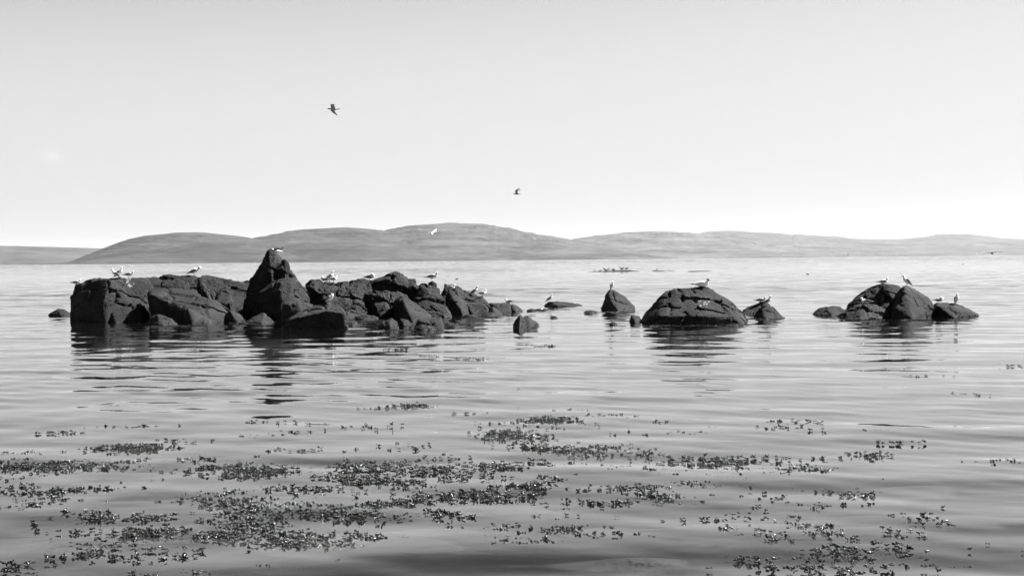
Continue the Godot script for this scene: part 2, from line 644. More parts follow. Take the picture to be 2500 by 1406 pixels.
func make_rocks() -> void:
	coarse = noise(FastNoiseLite.TYPE_SIMPLEX_SMOOTH, 0.85, 3, 101)
	fine = noise(FastNoiseLite.TYPE_SIMPLEX_SMOOTH, 5.0, 3, 102)
	cells = noise(FastNoiseLite.TYPE_CELLULAR, 1.25, 1, 103)
	cells.cellular_return_type = FastNoiseLite.RETURN_CELL_VALUE
	cracks = noise(FastNoiseLite.TYPE_SIMPLEX_SMOOTH, 0.75, 2, 104)
	splash = noise(FastNoiseLite.TYPE_SIMPLEX_SMOOTH, 9.0, 2, 105)
	var main := "rocks of the long reef"
	var lone := "rocks standing alone in the water"
	var right := "rocks of the right cluster"

	rock("outcrop", "rock_outcrop", "broad flat-topped outcrop with a sheer dark face at the reef's left end", main, [
		{"s": [171, 739, 180, 691, 235, 681, 260, 678, 322, 678, 362, 677, 374, 700], "b": [170, 782, 256, 788, 350, 783], "f": [262, 681, 1.0, 274, 697, 1.25, 258, 752, 1.4, 345, 742, 0.7], "t0": 1.4, "t": 1.8, "a": 0.05, "white": [[316, 688, 13]]},
		{"s": [255, 772, 262, 752, 300, 745, 345, 742, 352, 768], "b": [255, 785, 280, 789, 352, 786], "f": [275, 765, 0.7, 330, 758, 0.7], "t0": 0.7, "t": 1.0, "a": 0.06},
		{"s": [292, 778, 300, 762, 322, 764, 350, 776], "b": [290, 787, 330, 789, 352, 786], "t0": 0.4, "t": 0.6},
		{"s": [340, 684, 360, 676, 450, 678, 481, 676, 515, 677, 559, 690, 612, 694, 622, 715], "b": [330, 776, 450, 777, 620, 776], "f": [360, 700, 1.2, 450, 704, 1.2, 560, 712, 1.0], "t0": 2.2, "t": 2.4, "a": 0.07, "c": 0.12},
		{"s": [386, 690, 392, 680, 440, 679, 450, 684, 450, 705], "b": [386, 780, 450, 780], "f": [392, 697, 0.5, 440, 702, 0.6], "t0": 1.2, "t": 0.8, "c": 0.12, "shift": -0.1},
		{"s": [484, 700, 490, 679, 520, 678, 552, 693, 556, 712], "b": [484, 780, 556, 780], "f": [492, 704, 0.5], "t0": 1.1, "t": 0.8, "c": 0.12},
		{"s": [354, 716, 372, 702, 457, 706, 503, 724, 533, 738, 578, 776], "b": [372, 784, 430, 789, 500, 790, 579, 785], "f": [366, 722, 1.55, 400, 731, 1.8, 440, 741, 1.95, 497, 754, 1.9, 533, 746, 1.0], "t0": 1.5, "t": 1.4, "a": 0.045, "k": 0.08},
		{"s": [445, 764, 456, 750, 480, 758, 496, 770, 495, 780], "b": [444, 789, 470, 793, 496, 789], "f": [462, 760, 0.4], "t0": 0.5, "t": 0.8, "c": 0.1},
		{"s": [532, 736, 540, 722, 560, 723, 566, 742], "b": [532, 778, 566, 778], "t0": 0.5, "t": 0.9, "shift": 0.5},
	])
	rock("small_left", "boulder", "small low boulder just left of the sheer dark face of the reef", main, [{"s": [116, 768, 123, 763, 140, 754, 154, 754, 168, 764], "b": [117, 770, 150, 772, 170, 771], "t0": 0.3, "t": 0.6, "c": 0.02}])
	rock("front_tuft", "boulder", "small knobbly boulder at the water in front of the flat-topped outcrop", main, [{"s": [356, 790, 372, 775, 382, 763, 398, 768, 415, 780, 430, 790], "b": [358, 793, 395, 796, 430, 793], "f": [384, 772, 0.3], "t0": 0.4, "t": 0.6, "c": 0.1, "a": 0.09}])
	rock("pinnacle", "pinnacle_rock", "tall dark pointed rock rising from the middle of the long reef", main, [
		{"n": "block", "s": [595, 740, 597, 713, 611, 680, 617, 665, 639, 634, 646, 626, 676, 619, 690, 640, 713, 660, 732, 685, 756, 722, 760, 740], "b": [597, 779, 660, 784, 758, 776], "f": [663, 630, 0.45, 645, 680, 1.0, 632, 745, 1.35, 690, 650, 0.5], "t0": 1.2, "t": 1.3, "a": 0.04, "white": [[720, 692, 12]]},
		{"n": "block", "s": [634, 672, 655, 655, 682, 641, 712, 662, 726, 690, 730, 720], "b": [640, 782, 732, 780], "f": [640, 676, 0.55, 690, 652, 0.6], "t0": 0.75, "t": 0.9, "shift": -0.1, "a": 0.04},
		{"n": "block", "s": [622, 730, 627, 716, 660, 706, 680, 678, 713, 671, 738, 696, 757, 725, 759, 742], "b": [632, 783, 690, 788, 758, 780], "f": [632, 722, 0.5, 664, 712, 0.75, 684, 684, 0.7, 716, 690, 0.75], "t0": 0.8, "t": 0.8, "a": 0.045, "k": 0.07},
		{"n": "block", "s": [638, 642, 650, 613, 657, 607, 664, 607, 669, 612, 671, 630], "b": [638, 783, 672, 783], "f": [656, 618, 0.25], "t0": 1.1, "t": 0.6, "a": 0.03, "c": 0.03},
		{"n": "block", "s": [684, 646, 689, 631, 695, 630, 699, 636, 700, 652], "b": [682, 783, 702, 783], "t0": 1.1, "t": 0.4, "a": 0.03, "c": 0.03},
	])
	rock("leaning", "boulder", "pale-sided boulder leaning against the foot of the pointed rock", main, [{"s": [652, 770, 660, 752, 686, 737, 700, 742, 706, 775], "b": [652, 783, 680, 786, 704, 783], "f": [672, 756, 0.5], "t0": 0.7, "t": 0.9}])
	rock("low_slab", "boulder", "low sloping boulder at the water below the pointed rock", main, [{"s": [595, 784, 612, 773, 640, 763, 660, 770, 676, 784], "b": [592, 787, 640, 790, 678, 787], "t0": 0.6, "t": 0.9}])
	rock("sloping_end", "boulder", "pale sloping rock between the flat-topped outcrop and the pointed rock", main, [{"s": [548, 770, 560, 757, 580, 764, 600, 784], "b": [546, 786, 580, 789, 602, 786], "t0": 0.5, "t": 0.8}])
	rock("square", "boulder", "square dark boulder in front of the pointed rock, with a pale right slope", main, [{"s": [689, 752, 692, 737, 706, 732, 727, 732, 763, 745, 770, 760], "b": [688, 795, 740, 799, 772, 794], "f": [692, 744, 1.0, 728, 742, 1.15, 740, 757, 1.25], "t0": 0.9, "t": 1.0, "c": 0.03}])
	rock("front_big", "boulder", "big front boulder with a gull on top and a straight dark front", main, [{"s": [700, 790, 704, 778, 745, 757, 776, 745, 806, 741, 828, 746, 842, 758, 848, 785], "b": [688, 800, 760, 803, 849, 801], "f": [706, 781, 1.05, 745, 769, 1.3, 765, 764, 1.45, 806, 762, 1.45, 840, 765, 1.3], "t0": 1.0, "t": 1.1, "c": 0.03, "k": 0.07}])
	rock("ridge", "rock_ridge", "long knobbly ridge forming the right half of the reef", main, [
		{"s": [742, 700, 756, 690, 790, 686, 856, 685, 888, 682, 912, 684, 940, 690], "b": [740, 770, 850, 776, 950, 772], "f": [760, 702, 1.0, 850, 706, 1.1, 900, 712, 1.0, 855, 740, 1.4], "t0": 2.0, "t": 2.2, "a": 0.11, "c": 0.16, "k": 0.1},
		{"s": [905, 700, 912, 683, 940, 673, 968, 667, 982, 670, 989, 682, 992, 704], "b": [905, 770, 995, 770], "f": [915, 690, 0.6, 962, 688, 0.8, 985, 696, 0.6], "t0": 1.4, "t": 1.4, "a": 0.09, "c": 0.15},
		{"s": [780, 735, 800, 722, 850, 725, 888, 738, 898, 760], "b": [770, 780, 840, 783, 900, 778], "f": [800, 745, 0.7, 860, 745, 0.8], "t0": 1.0, "t": 1.2, "a": 0.1, "c": 0.14, "k": 0.1},
		{"s": [880, 728, 890, 712, 940, 704, 985, 712, 1005, 735], "b": [880, 776, 1010, 776], "f": [930, 722, 0.6], "t0": 0.9, "t": 1.2, "a": 0.12, "c": 0.18, "k": 0.1},
		{"s": [975, 700, 992, 686, 1012, 686, 1018, 700, 1020, 730], "b": [975, 770, 1025, 770], "t0": 1.5, "t": 1.0, "a": 0.07, "c": 0.14},
		{"s": [1012, 704, 1017, 692, 1032, 690, 1044, 695, 1062, 697, 1072, 704, 1076, 730], "b": [1010, 770, 1080, 770], "f": [1030, 702, 0.5], "t0": 1.2, "t": 1.0, "a": 0.09, "c": 0.18},
		{"s": [1046, 708, 1048, 690, 1054, 687.5, 1060, 690, 1062, 708], "b": [1046, 768, 1062, 768], "t0": 0.8, "t": 0.5, "a": 0.06, "c": 0.12, "shift": 0.3},
		{"s": [1074, 722, 1080, 706, 1088, 696, 1112, 695, 1121, 701, 1132, 709, 1148, 717, 1165, 720, 1180, 730, 1192, 742], "b": [1070, 768, 1130, 772, 1196, 766], "f": [1092, 706, 0.6, 1115, 716, 0.8, 1160, 735, 0.7], "t0": 1.4, "t": 1.5, "a": 0.09, "c": 0.15, "k": 0.09},
		{"s": [1000, 735, 1015, 724, 1060, 722, 1090, 736, 1098, 755], "b": [1000, 776, 1098, 774], "f": [1030, 738, 0.5], "t0": 0.9, "t": 1.0, "a": 0.1, "c": 0.15},
	])
	rock("dark_dome", "boulder", "rounded black boulder left of the tilted wedge in the reef", main, [{"s": [903, 768, 908, 746, 920, 735, 938, 733, 952, 742, 960, 768], "b": [902, 775, 930, 778, 962, 776], "f": [912, 744, 0.75, 944, 743, 0.75], "t0": 0.6, "t": 0.8, "c": 0.03}])
	rock("wedge", "boulder", "tilted wedge boulder with black left face and pale right slope", main, [{"s": [958, 748, 966, 727, 981, 722, 1000, 732, 1030, 750, 1056, 772], "b": [956, 776, 1008, 784, 1058, 778], "f": [981, 725, 0.35, 990, 745, 0.8, 1007, 776, 1.1], "t0": 1.1, "t": 1.1, "c": 0.02, "k": 0.08}])
	rock("wedge_side", "boulder", "upright rock leaning on the right of the tilted wedge boulder", main, [{"s": [1028, 748, 1040, 730, 1058, 734, 1066, 772], "b": [1026, 774, 1068, 774], "f": [1050, 745, 0.3], "t0": 0.5, "t": 0.7, "shift": 0.3}])
	rock("slab_front", "boulder", "flat-topped block at the water in front of the tilted wedge", main, [{"s": [1010, 797, 1020, 776, 1050, 774, 1078, 775, 1085, 800], "b": [1010, 804, 1050, 806, 1086, 804], "f": [1022, 783, 0.75, 1064, 787, 0.8, 1074, 781, 0.5], "t0": 0.6, "t": 0.8, "c": 0.03}])
	rock("slab_foot", "boulder", "small sharp stone at the foot of the flat-topped block", main, [{"s": [1012, 801, 1030, 790, 1045, 793, 1062, 802], "b": [1012, 806, 1035, 808, 1063, 806], "t0": 0.2, "t": 0.3, "c": 0.02}])
	rock("twin", "boulder", "low two-humped boulder left of the flat-topped block", main, [
		{"s": [922, 797, 935, 785, 956, 776, 972, 786, 975, 800], "b": [922, 803, 950, 805, 976, 804], "f": [950, 787, 0.62], "t0": 0.5, "t": 0.7, "a": 0.08},
		{"s": [964, 790, 976, 777, 994, 778, 1006, 790, 1010, 800], "b": [962, 802, 985, 804, 1010, 802], "f": [985, 787, 0.52], "t0": 0.4, "t": 0.7, "a": 0.08}])
	rock("long_low", "boulder", "long low rounded stone right of the big front boulder", main, [{"s": [857, 778, 862, 771, 890, 767, 912, 769, 924, 776], "b": [857, 780, 890, 782, 925, 780], "t0": 0.4, "t": 0.5, "c": 0.02}])
	rock("tiny_mid", "boulder", "small stone touching the right end of the big front boulder", main, [{"s": [850, 794, 855, 785, 868, 785, 876, 794], "b": [850, 797, 862, 798, 876, 796], "t0": 0.25, "t": 0.4, "c": 0.05}])
	rock("under_ridge", "boulder", "rounded boulder below the gap in the knobbly ridge", main, [{"s": [1066, 768, 1070, 754, 1084, 748, 1098, 756, 1103, 770], "b": [1065, 772, 1084, 775, 1104, 773], "t0": 0.5, "t": 0.6}])
	rock("under_ridge2", "boulder", "small round boulder left of the large black one", main, [{"s": [1094, 760, 1100, 750, 1110, 748, 1118, 758, 1120, 766], "b": [1094, 768, 1108, 770, 1120, 768], "t0": 0.4, "t": 0.5, "c": 0.03}])
	rock("black_mound", "boulder", "large black rounded boulder near the right end of the reef", main, [{"s": [1118, 762, 1126, 746, 1140, 737, 1160, 735, 1178, 738, 1192, 748, 1197, 762], "b": [1117, 767, 1155, 771, 1198, 767], "f": [1138, 744, 0.95, 1180, 746, 0.95], "t0": 0.7, "t": 0.9, "c": 0.03}])
	rock("pair_a", "boulder", "pointed stone right of the large black boulder", main, [{"s": [1190, 764, 1196, 752, 1204, 748, 1218, 757, 1230, 768], "b": [1189, 769, 1210, 772, 1231, 770], "f": [1205, 752, 0.2], "t0": 0.4, "t": 0.5, "c": 0.03}])
	rock("pair_b", "boulder", "low dark stone under the pointed stone at the reef end", main, [{"s": [1176, 770, 1184, 763, 1204, 761, 1216, 770], "b": [1176, 773, 1196, 774, 1217, 772], "t0": 0.3, "t": 0.4, "c": 0.02}])
	rock("low_c", "boulder", "low dark stone at the water below the large black boulder", main, [{"s": [1128, 773, 1138, 766, 1154, 767, 1168, 774], "b": [1128, 775, 1150, 776, 1169, 775], "t0": 0.25, "t": 0.4, "c": 0.02}])
	rock("shelf", "rock_shelf", "flat pale-topped shelf at the right tip of the reef", main, [
		{"s": [1188, 746, 1194, 738, 1220, 738, 1246, 741, 1252, 756], "b": [1188, 760, 1220, 764, 1252, 763], "f": [1210, 748, 0.8, 1246, 750, 0.75], "t0": 0.6, "t": 1.0, "c": 0.03},
		{"s": [1244, 745, 1252, 742, 1264, 747, 1276, 757], "b": [1248, 763, 1262, 764, 1277, 760], "t0": 0.4, "t": 0.7, "c": 0.04}])
	rock("weedy_edge", "boulder", "low weed-covered stone right of the flat-topped block", main, [{"s": [1086, 797, 1092, 787, 1110, 788, 1130, 797], "b": [1086, 800, 1110, 801, 1131, 799], "t0": 0.3, "t": 0.5, "c": 0.06, "a": 0.08}])

	rock("pointed", "boulder", "small pointed rock standing apart between the reef and the big dome", lone, [
		{"s": [1252, 792, 1258, 780, 1270, 767, 1277, 772, 1284, 790], "b": [1252, 801, 1268, 806, 1286, 803], "f": [1270, 772, 0.25], "t0": 0.35, "t": 0.5, "c": 0.02},
		{"s": [1272, 785, 1280, 770, 1290, 769, 1304, 782, 1312, 791], "b": [1272, 801, 1295, 801, 1313, 793], "t0": 0.5, "t": 0.5, "c": 0.05}])
	rock("stub_a", "boulder", "little stone beyond the small pointed rock", lone, [{"s": [1286, 759, 1292, 755, 1298, 753, 1304, 755, 1310, 760], "b": [1286, 760.5, 1298, 761.5, 1311, 761], "t0": 0.2, "t": 0.3, "c": 0.01}])
	rock("stub_b", "boulder", "tiny dark stone between the small pointed rock and the cone", lone, [{"s": [1344, 775, 1348, 771, 1355, 771, 1360, 775], "b": [1344, 776.5, 1352, 777.5, 1360, 777], "t0": 0.15, "t": 0.2, "c": 0.0}])
	rock("ledge", "rock_ledge", "thin low ledge with one gull left of the cone-shaped rock", lone, [{"s": [1328, 745, 1336, 737, 1356, 736, 1390, 741, 1422, 746], "b": [1328, 747, 1370, 748.5, 1424, 747], "t0": 0.5, "t": 1.0, "c": 0.02, "a": 0.04}])
	rock("ledge_b", "rock_ledge", "line of barely awash stone in front of the thin ledge", lone, [{"s": [1306, 756, 1320, 754, 1350, 754.4, 1386, 756], "b": [1306, 756.6, 1345, 757.4, 1388, 756.8], "t0": 0.3, "t": 0.5, "c": 0.0, "a": 0.015, "k": 0.0}])
	rock("cone", "boulder", "cone-shaped rock with one gull left of the big dome", lone, [{"s": [1469, 748, 1475, 732, 1481, 714, 1490, 707, 1502, 707, 1519, 718, 1534, 733, 1549, 750], "b": [1468, 758, 1510, 761, 1554, 759], "f": [1484, 716, 0.4, 1500, 722, 0.6, 1530, 745, 0.5], "t0": 0.9, "t": 1.2, "a": 0.05}])
	rock("cone_low", "boulder", "flat little rock at the left foot of the cone-shaped rock", lone, [{"s": [1424, 762, 1432, 758, 1450, 758, 1466, 762], "b": [1424, 765, 1444, 766, 1467, 764], "t0": 0.25, "t": 0.4, "c": 0.03}])
	rock("dome_left", "boulder", "small split stone at the left foot of the big dome", lone, [{"s": [1538, 784, 1541, 770, 1550, 768, 1560, 772, 1566, 782], "b": [1537, 788, 1552, 790, 1566, 788], "f": [1548, 774, 0.2], "t0": 0.3, "t": 0.4}])
	rock("stub_c", "boulder", "small rounded stone alone in front of the cone-shaped rock", lone, [{"s": [1488, 791, 1494, 786, 1501, 786, 1507, 791], "b": [1488, 792.5, 1498, 793.5, 1507, 793], "t0": 0.15, "t": 0.2, "c": 0.0}])
	rock("dome", "dome_rock", "big cracked dome of rock standing alone right of the reef", lone, [
		{"s": [1564, 782, 1578, 759, 1596, 741, 1617, 724, 1626, 712, 1655, 703.5, 1663, 700.5, 1695, 700.5, 1735, 704, 1747, 712, 1773, 724, 1800, 744, 1818, 765, 1827, 781], "b": [1568, 790, 1640, 792, 1720, 792, 1820, 790], "f": [1650, 735, 1.0, 1712, 735, 1.1, 1612, 773, 1.75, 1700, 770, 1.95, 1748, 772, 1.9, 1782, 786, 1.6], "t0": 1.5, "t": 2.0, "a": 0.05, "c": 0.04, "k": 0.15, "white": [[1718, 738, 17], [1790, 741, 6]]},
		{"s": [1655, 707, 1661, 700.5, 1692, 700, 1710, 703, 1716, 712], "b": [1655, 790, 1716, 790], "t0": 0.9, "t": 0.8, "shift": 0.2, "c": 0.05}])
	rock("dome_foot", "boulder", "half-sunk stone at the right foot of the big dome", lone, [{"s": [1788, 795, 1796, 790, 1806, 790, 1814, 796], "b": [1788, 797, 1800, 798, 1815, 797], "t0": 0.2, "t": 0.3, "c": 0.03}])
	rock("slope_a", "boulder", "thin tilted slab right of the big dome with one gull", lone, [{"s": [1814, 757, 1824, 749, 1845, 742, 1866, 738, 1880, 744, 1884, 756], "b": [1816, 767, 1845, 767, 1884, 765], "f": [1840, 752, 0.3], "t0": 0.4, "t": 0.8, "c": 0.05}])
	rock("slope_b", "boulder", "squat rock with a gull in front of the tilted slab", lone, [{"s": [1842, 770, 1852, 754, 1870, 747, 1886, 748, 1900, 762, 1914, 776], "b": [1841, 777, 1870, 780, 1914, 778], "f": [1862, 756, 0.3, 1884, 754, 0.3], "t0": 0.5, "t": 0.7}])

	rock("right_low", "boulder", "low rounded rock at the left end of the right cluster", right, [{"s": [1990, 766, 2003, 754, 2034, 747, 2052, 748, 2066, 759], "b": [1989, 769, 2030, 771, 2067, 769], "f": [2015, 756, 0.3, 2045, 755, 0.3], "t0": 0.6, "t": 0.8, "a": 0.06}])
	rock("right_big", "dome_rock", "tall split dome of the right cluster with a dark diagonal cleft", right, [
		{"s": [2075, 754, 2082, 734, 2104, 718, 2126, 705.5, 2142, 695, 2164, 691, 2182, 693.5, 2200, 698, 2212, 712], "b": [2076, 770, 2150, 776, 2196, 775], "f": [2140, 705, 0.4, 2180, 702, 0.4, 2170, 745, 0.9, 2110, 745, 0.7], "t0": 1.3, "shift": 0.2, "t": 1.6, "a": 0.05, "c": 0.06},
		{"s": [2196, 712, 2208, 699, 2217, 697, 2241, 704.5, 2260, 718, 2274, 734, 2284, 745, 2283, 765], "b": [2180, 779, 2230, 780, 2282, 774], "f": [2211, 702, 0.75, 2204, 716, 1.0, 2186, 752, 1.4, 2255, 735, 0.6], "t0": 1.25, "t": 1.4, "a": 0.05, "c": 0.05},
		{"s": [2150, 712, 2156, 696, 2166, 693, 2180, 700, 2190, 714], "b": [2150, 775, 2190, 775], "t0": 0.6, "t": 0.8, "shift": 0.3, "c": 0.08}])
	rock("right_front", "boulder", "knobbly front rock of the right cluster with a resting gull", right, [{"s": [2047, 772, 2075, 753, 2098, 741, 2110, 736, 2130, 744, 2148, 748, 2167, 759, 2174, 772], "b": [2046, 776, 2100, 780, 2174, 777], "f": [2085, 760, 0.5, 2112, 745, 0.35, 2140, 758, 0.55], "t0": 0.9, "t": 0.9, "a": 0.09, "c": 0.12, "k": 0.1}])
	rock("right_end", "boulder", "long low rock at the right end of the right cluster with two gulls", right, [{"s": [2280, 748, 2290, 739, 2327, 738.5, 2347, 744, 2370, 756, 2392, 766], "b": [2278, 773, 2330, 776, 2394, 772], "f": [2292, 747, 1.05, 2346, 753, 1.15, 2384, 767, 0.95], "t0": 0.9, "t": 1.1, "c": 0.03}])

	rock("skerry", "skerry", "thin dark skerry crowded with birds far out in the bay", "far skerries", [
		{"s": [1440, 663, 1465, 662.2, 1490, 661.7, 1515, 661.6, 1534, 660.6, 1538, 659.8, 1542, 662.2, 1562, 662.9], "b": [1438, 663.4, 1490, 663.6, 1565, 663.2], "t0": 1.5, "t": 5.0, "a": 0.05, "c": 0.0, "k": 0.0}])
	rock("skerry_b", "skerry", "faint dark skerry right of the one crowded with birds", "far skerries", [{"s": [1594, 662.5, 1606, 661.9, 1624, 662.1, 1628, 662.5], "b": [1594, 662.8, 1610, 663, 1628, 662.8], "t0": 2.0, "t": 3.0, "a": 0.03, "c": 0.0, "k": 0.0}])
	rock("skerry_c", "skerry", "short low hump right of the faint dark skerry", "far skerries", [{"s": [1630, 661.7, 1636, 660.5, 1642, 660.8, 1649, 661.7], "b": [1629, 661.8, 1640, 662, 1650, 661.8], "t0": 2.0, "t": 2.0, "a": 0.03, "c": 0.0, "k": 0.0}])
	rock("skerry_d", "skerry", "longest faint streak of rock at the right end of the skerries", "far skerries", [{"s": [1680, 662.9, 1706, 662.3, 1722, 662.2, 1738, 662.9], "b": [1680, 663.1, 1710, 663.4, 1740, 663.1], "t0": 2.0, "t": 3.0, "a": 0.03, "c": 0.0, "k": 0.0}])

# ---------------------------------------------------------------- birds
func loft(stations: Array, seg := 10, squash_end := true) -> ArrayMesh:
	# stations: [centre, half width across z, half height]; a smooth closed tube through them
	var verts := PackedVector3Array()
	var index := PackedInt32Array()
	var n := stations.size()
	for i in n:
		var t: Vector3 = stations[mini(i + 1, n - 1)][0] - stations[maxi(i - 1, 0)][0]
		t = t.normalized()
		var across := Vector3(0, 0, 1)
		if absf(t.z) > 0.9: across = Vector3(1, 0, 0)
		var up := across.cross(t).normalized()
		across = t.cross(up).normalized()
		for k in seg:
			var a := TAU * k / seg
			verts.append(stations[i][0] + across * cos(a) * stations[i][1] + up * sin(a) * stations[i][2])
	for i in n - 1:
		for k in seg:
			var a := i * seg + k
			var b := i * seg + (k + 1) % seg
			index.append_array([a, b, a + seg, b, b + seg, a + seg])
	for e in [0, n - 1]:
		var c := verts.size()
		verts.append(stations[e][0])
		for k in seg:
			var a: int = e * seg + k
			var b: int = e * seg + (k + 1) % seg
			if e == 0: index.append_array([c, b, a])
			else: index.append_array([c, a, b])
	return shape(verts, index)

func smooth_line(marks: Array, per := 3) -> Array:
	# more stations on a curve through the marks
	var out := []
	for i in marks.size() - 1:
		var m0: Array = marks[maxi(i - 1, 0)]
		var m1: Array = marks[i]
		var m2: Array = marks[i + 1]
		var m3: Array = marks[mini(i + 2, marks.size() - 1)]
		for k in per:
			var f := float(k) / per
			var c: Vector3 = m1[0].cubic_interpolate(m2[0], m0[0], m3[0], f)
			out.append([c, maxf(cubic_interpolate(m1[1], m2[1], m0[1], m3[1], f), 0.004), maxf(cubic_interpolate(m1[2], m2[2], m0[2], m3[2], f), 0.004)])
	out.append(marks[-1])
	return out

func gull(pose: String, mantle: String, head := "plumage") -> Node3D:
	# about half a metre from bill to wing tip; x is forward, the feet stand at the origin
	var o := Node3D.new()
	var pitch := {"stand": 0.14, "upright": 0.72, "sit": 0.10, "sleep": 0.12, "preen": 0.45}[pose] as float
	var hip := {"stand": Vector3(0, 0.155, 0), "upright": Vector3(0, 0.165, 0), "sit": Vector3(0, 0.062, 0), "sleep": Vector3(0, 0.10, 0), "preen": Vector3(0, 0.155, 0)}[pose] as Vector3
	var f := Vector3(cos(pitch), sin(pitch), 0)
	var u := Vector3(-sin(pitch), cos(pitch), 0)
	var chest := hip + f * 0.115
	var marks := [[hip - f * 0.225 + u * 0.012, 0.028, 0.006], [hip - f * 0.15 + u * 0.008, 0.034, 0.018], [hip - f * 0.07, 0.056, 0.05], [hip, 0.066, 0.066], [hip + f * 0.065, 0.062, 0.064], [chest, 0.047, 0.05]]
	var head_at: Vector3
	var look: Vector3
	match pose:
		"stand":
			marks.append([chest + Vector3(0.028, 0.048, 0), 0.029, 0.031])
			head_at = chest + Vector3(0.046, 0.098, 0)
			look = Vector3(0.96, -0.18, 0)
		"upright":
			marks.append([chest + Vector3(0.012, 0.045, 0), 0.030, 0.032])
			head_at = chest + Vector3(0.032, 0.095, 0)
			look = Vector3(0.98, -0.1, 0)
		"sit":
			marks.append([chest + Vector3(0.022, 0.045, 0), 0.030, 0.032])
			head_at = chest + Vector3(0.036, 0.088, 0)
			look = Vector3(1, -0.08, 0)
		"sleep":
			marks.append([chest + Vector3(0.020, 0.034, 0), 0.036, 0.034])
			marks.append([chest + Vector3(0.006, 0.070, 0), 0.034, 0.030])
			head_at = chest + Vector3(-0.034, 0.082, 0.006)
			look = Vector3(-0.93, -0.36, 0)
		_:
			marks.append([chest + Vector3(0.040, 0.042, 0.0), 0.033, 0.034])
			marks.append([chest + Vector3(0.058, 0.066, 0.012), 0.031, 0.030])
			head_at = chest + Vector3(0.088, 0.046, 0.03)
			look = Vector3(0.45, -0.85, 0.25)
	look = look.normalized()
	marks.append([head_at - look * 0.006, 0.031, 0.032])
	marks.append([head_at + look * 0.024, 0.024, 0.024])
	marks.append([head_at + look * 0.040, 0.011, 0.011])
	put(loft(smooth_line(marks)), "body", M[head] if head == "dusky" else M.plumage, o)
	if head == "hood":
		put(loft(smooth_line([[head_at - look * 0.034 + Vector3(0, 0.004, 0), 0.012, 0.012], [head_at - look * 0.012 + Vector3(0, 0.003, 0), 0.0325, 0.0335], [head_at + look * 0.022, 0.0265, 0.0265], [head_at + look * 0.042, 0.011, 0.011]])), "hood", M.hood, o)
	put(loft([[head_at + look * 0.034, 0.010, 0.011], [head_at + look * 0.062, 0.007, 0.009], [head_at + look * 0.082 - Vector3(0, 0.004, 0), 0.004, 0.006], [head_at + look * 0.092 - Vector3(0, 0.009, 0), 0.001, 0.001]], 6), "bill", M.bill, o)
	for s in [-1.0, 1.0]:
		var side := Vector3(0, 0, s)
		put(loft([[head_at + look * 0.016 + side * 0.022 + Vector3(0, 0.006, 0), 0.004, 0.004], [head_at + look * 0.016 + side * 0.027 + Vector3(0, 0.006, 0), 0.002, 0.002]], 5), "eye", M.eye, o)
		put(loft(smooth_line([[hip + f * 0.09 + u * 0.018 + side * 0.046, 0.008, 0.016], [hip + f * 0.04 + u * 0.022 + side * 0.058, 0.015, 0.040], [hip - f * 0.05 + u * 0.024 + side * 0.052, 0.016, 0.040], [hip - f * 0.13 + u * 0.022 + side * 0.034, 0.013, 0.026], [hip - f * 0.20 + u * 0.020 + side * 0.02, 0.009, 0.014]])), "folded_wing", M[mantle], o)
		put(loft([[hip - f * 0.17 + u * 0.021 + side * 0.026, 0.008, 0.015], [hip - f * 0.23 + u * 0.024 + side * 0.012, 0.007, 0.011], [hip - f * 0.29 + u * 0.022 + side * 0.004, 0.002, 0.003]], 6), "wing_tip", M.wingtip, o)
		if pose in ["stand", "upright", "preen"]:
			put(loft([[Vector3(0.004, hip.y - 0.035, s * 0.024), 0.012, 0.012], [Vector3(-0.006, hip.y - 0.075, s * 0.024), 0.006, 0.006], [Vector3(0.0, 0.012, s * 0.026), 0.0045, 0.0045], [Vector3(0.004, 0.0, s * 0.026), 0.008, 0.008]], 6), "leg", M.leg, o)
			put(loft([[Vector3(-0.008, 0.004, s * 0.026), 0.004, 0.004], [Vector3(0.018, 0.004, s * 0.027), 0.016, 0.003], [Vector3(0.042, 0.003, s * 0.028), 0.020, 0.002]], 6), "foot", M.leg, o)
	return o

func place_bird(o: Node3D, called: String, where: Vector3, turn: float, size: float, label: String, group: String, category := "gull") -> Node3D:
	o.name = numbered(called)
	add_child(o)
	o.position = where
	o.rotation.y = turn
	o.scale = Vector3.ONE * size
	tag(o, label, category, group)
	return o

func top_of(key: String, px: float, reach: float, limit := -1.0) -> Vector3:
	# the highest point of a rock near that column of the picture (not above the row given)
	var best := Vector3(0, -99, 0)
	for p in rock_points[key]:
		var s := seen_at(p)
		if absf(s.x - px) < reach and p.y > best.y and (limit < 0.0 or s.y > limit): best = p
	return best

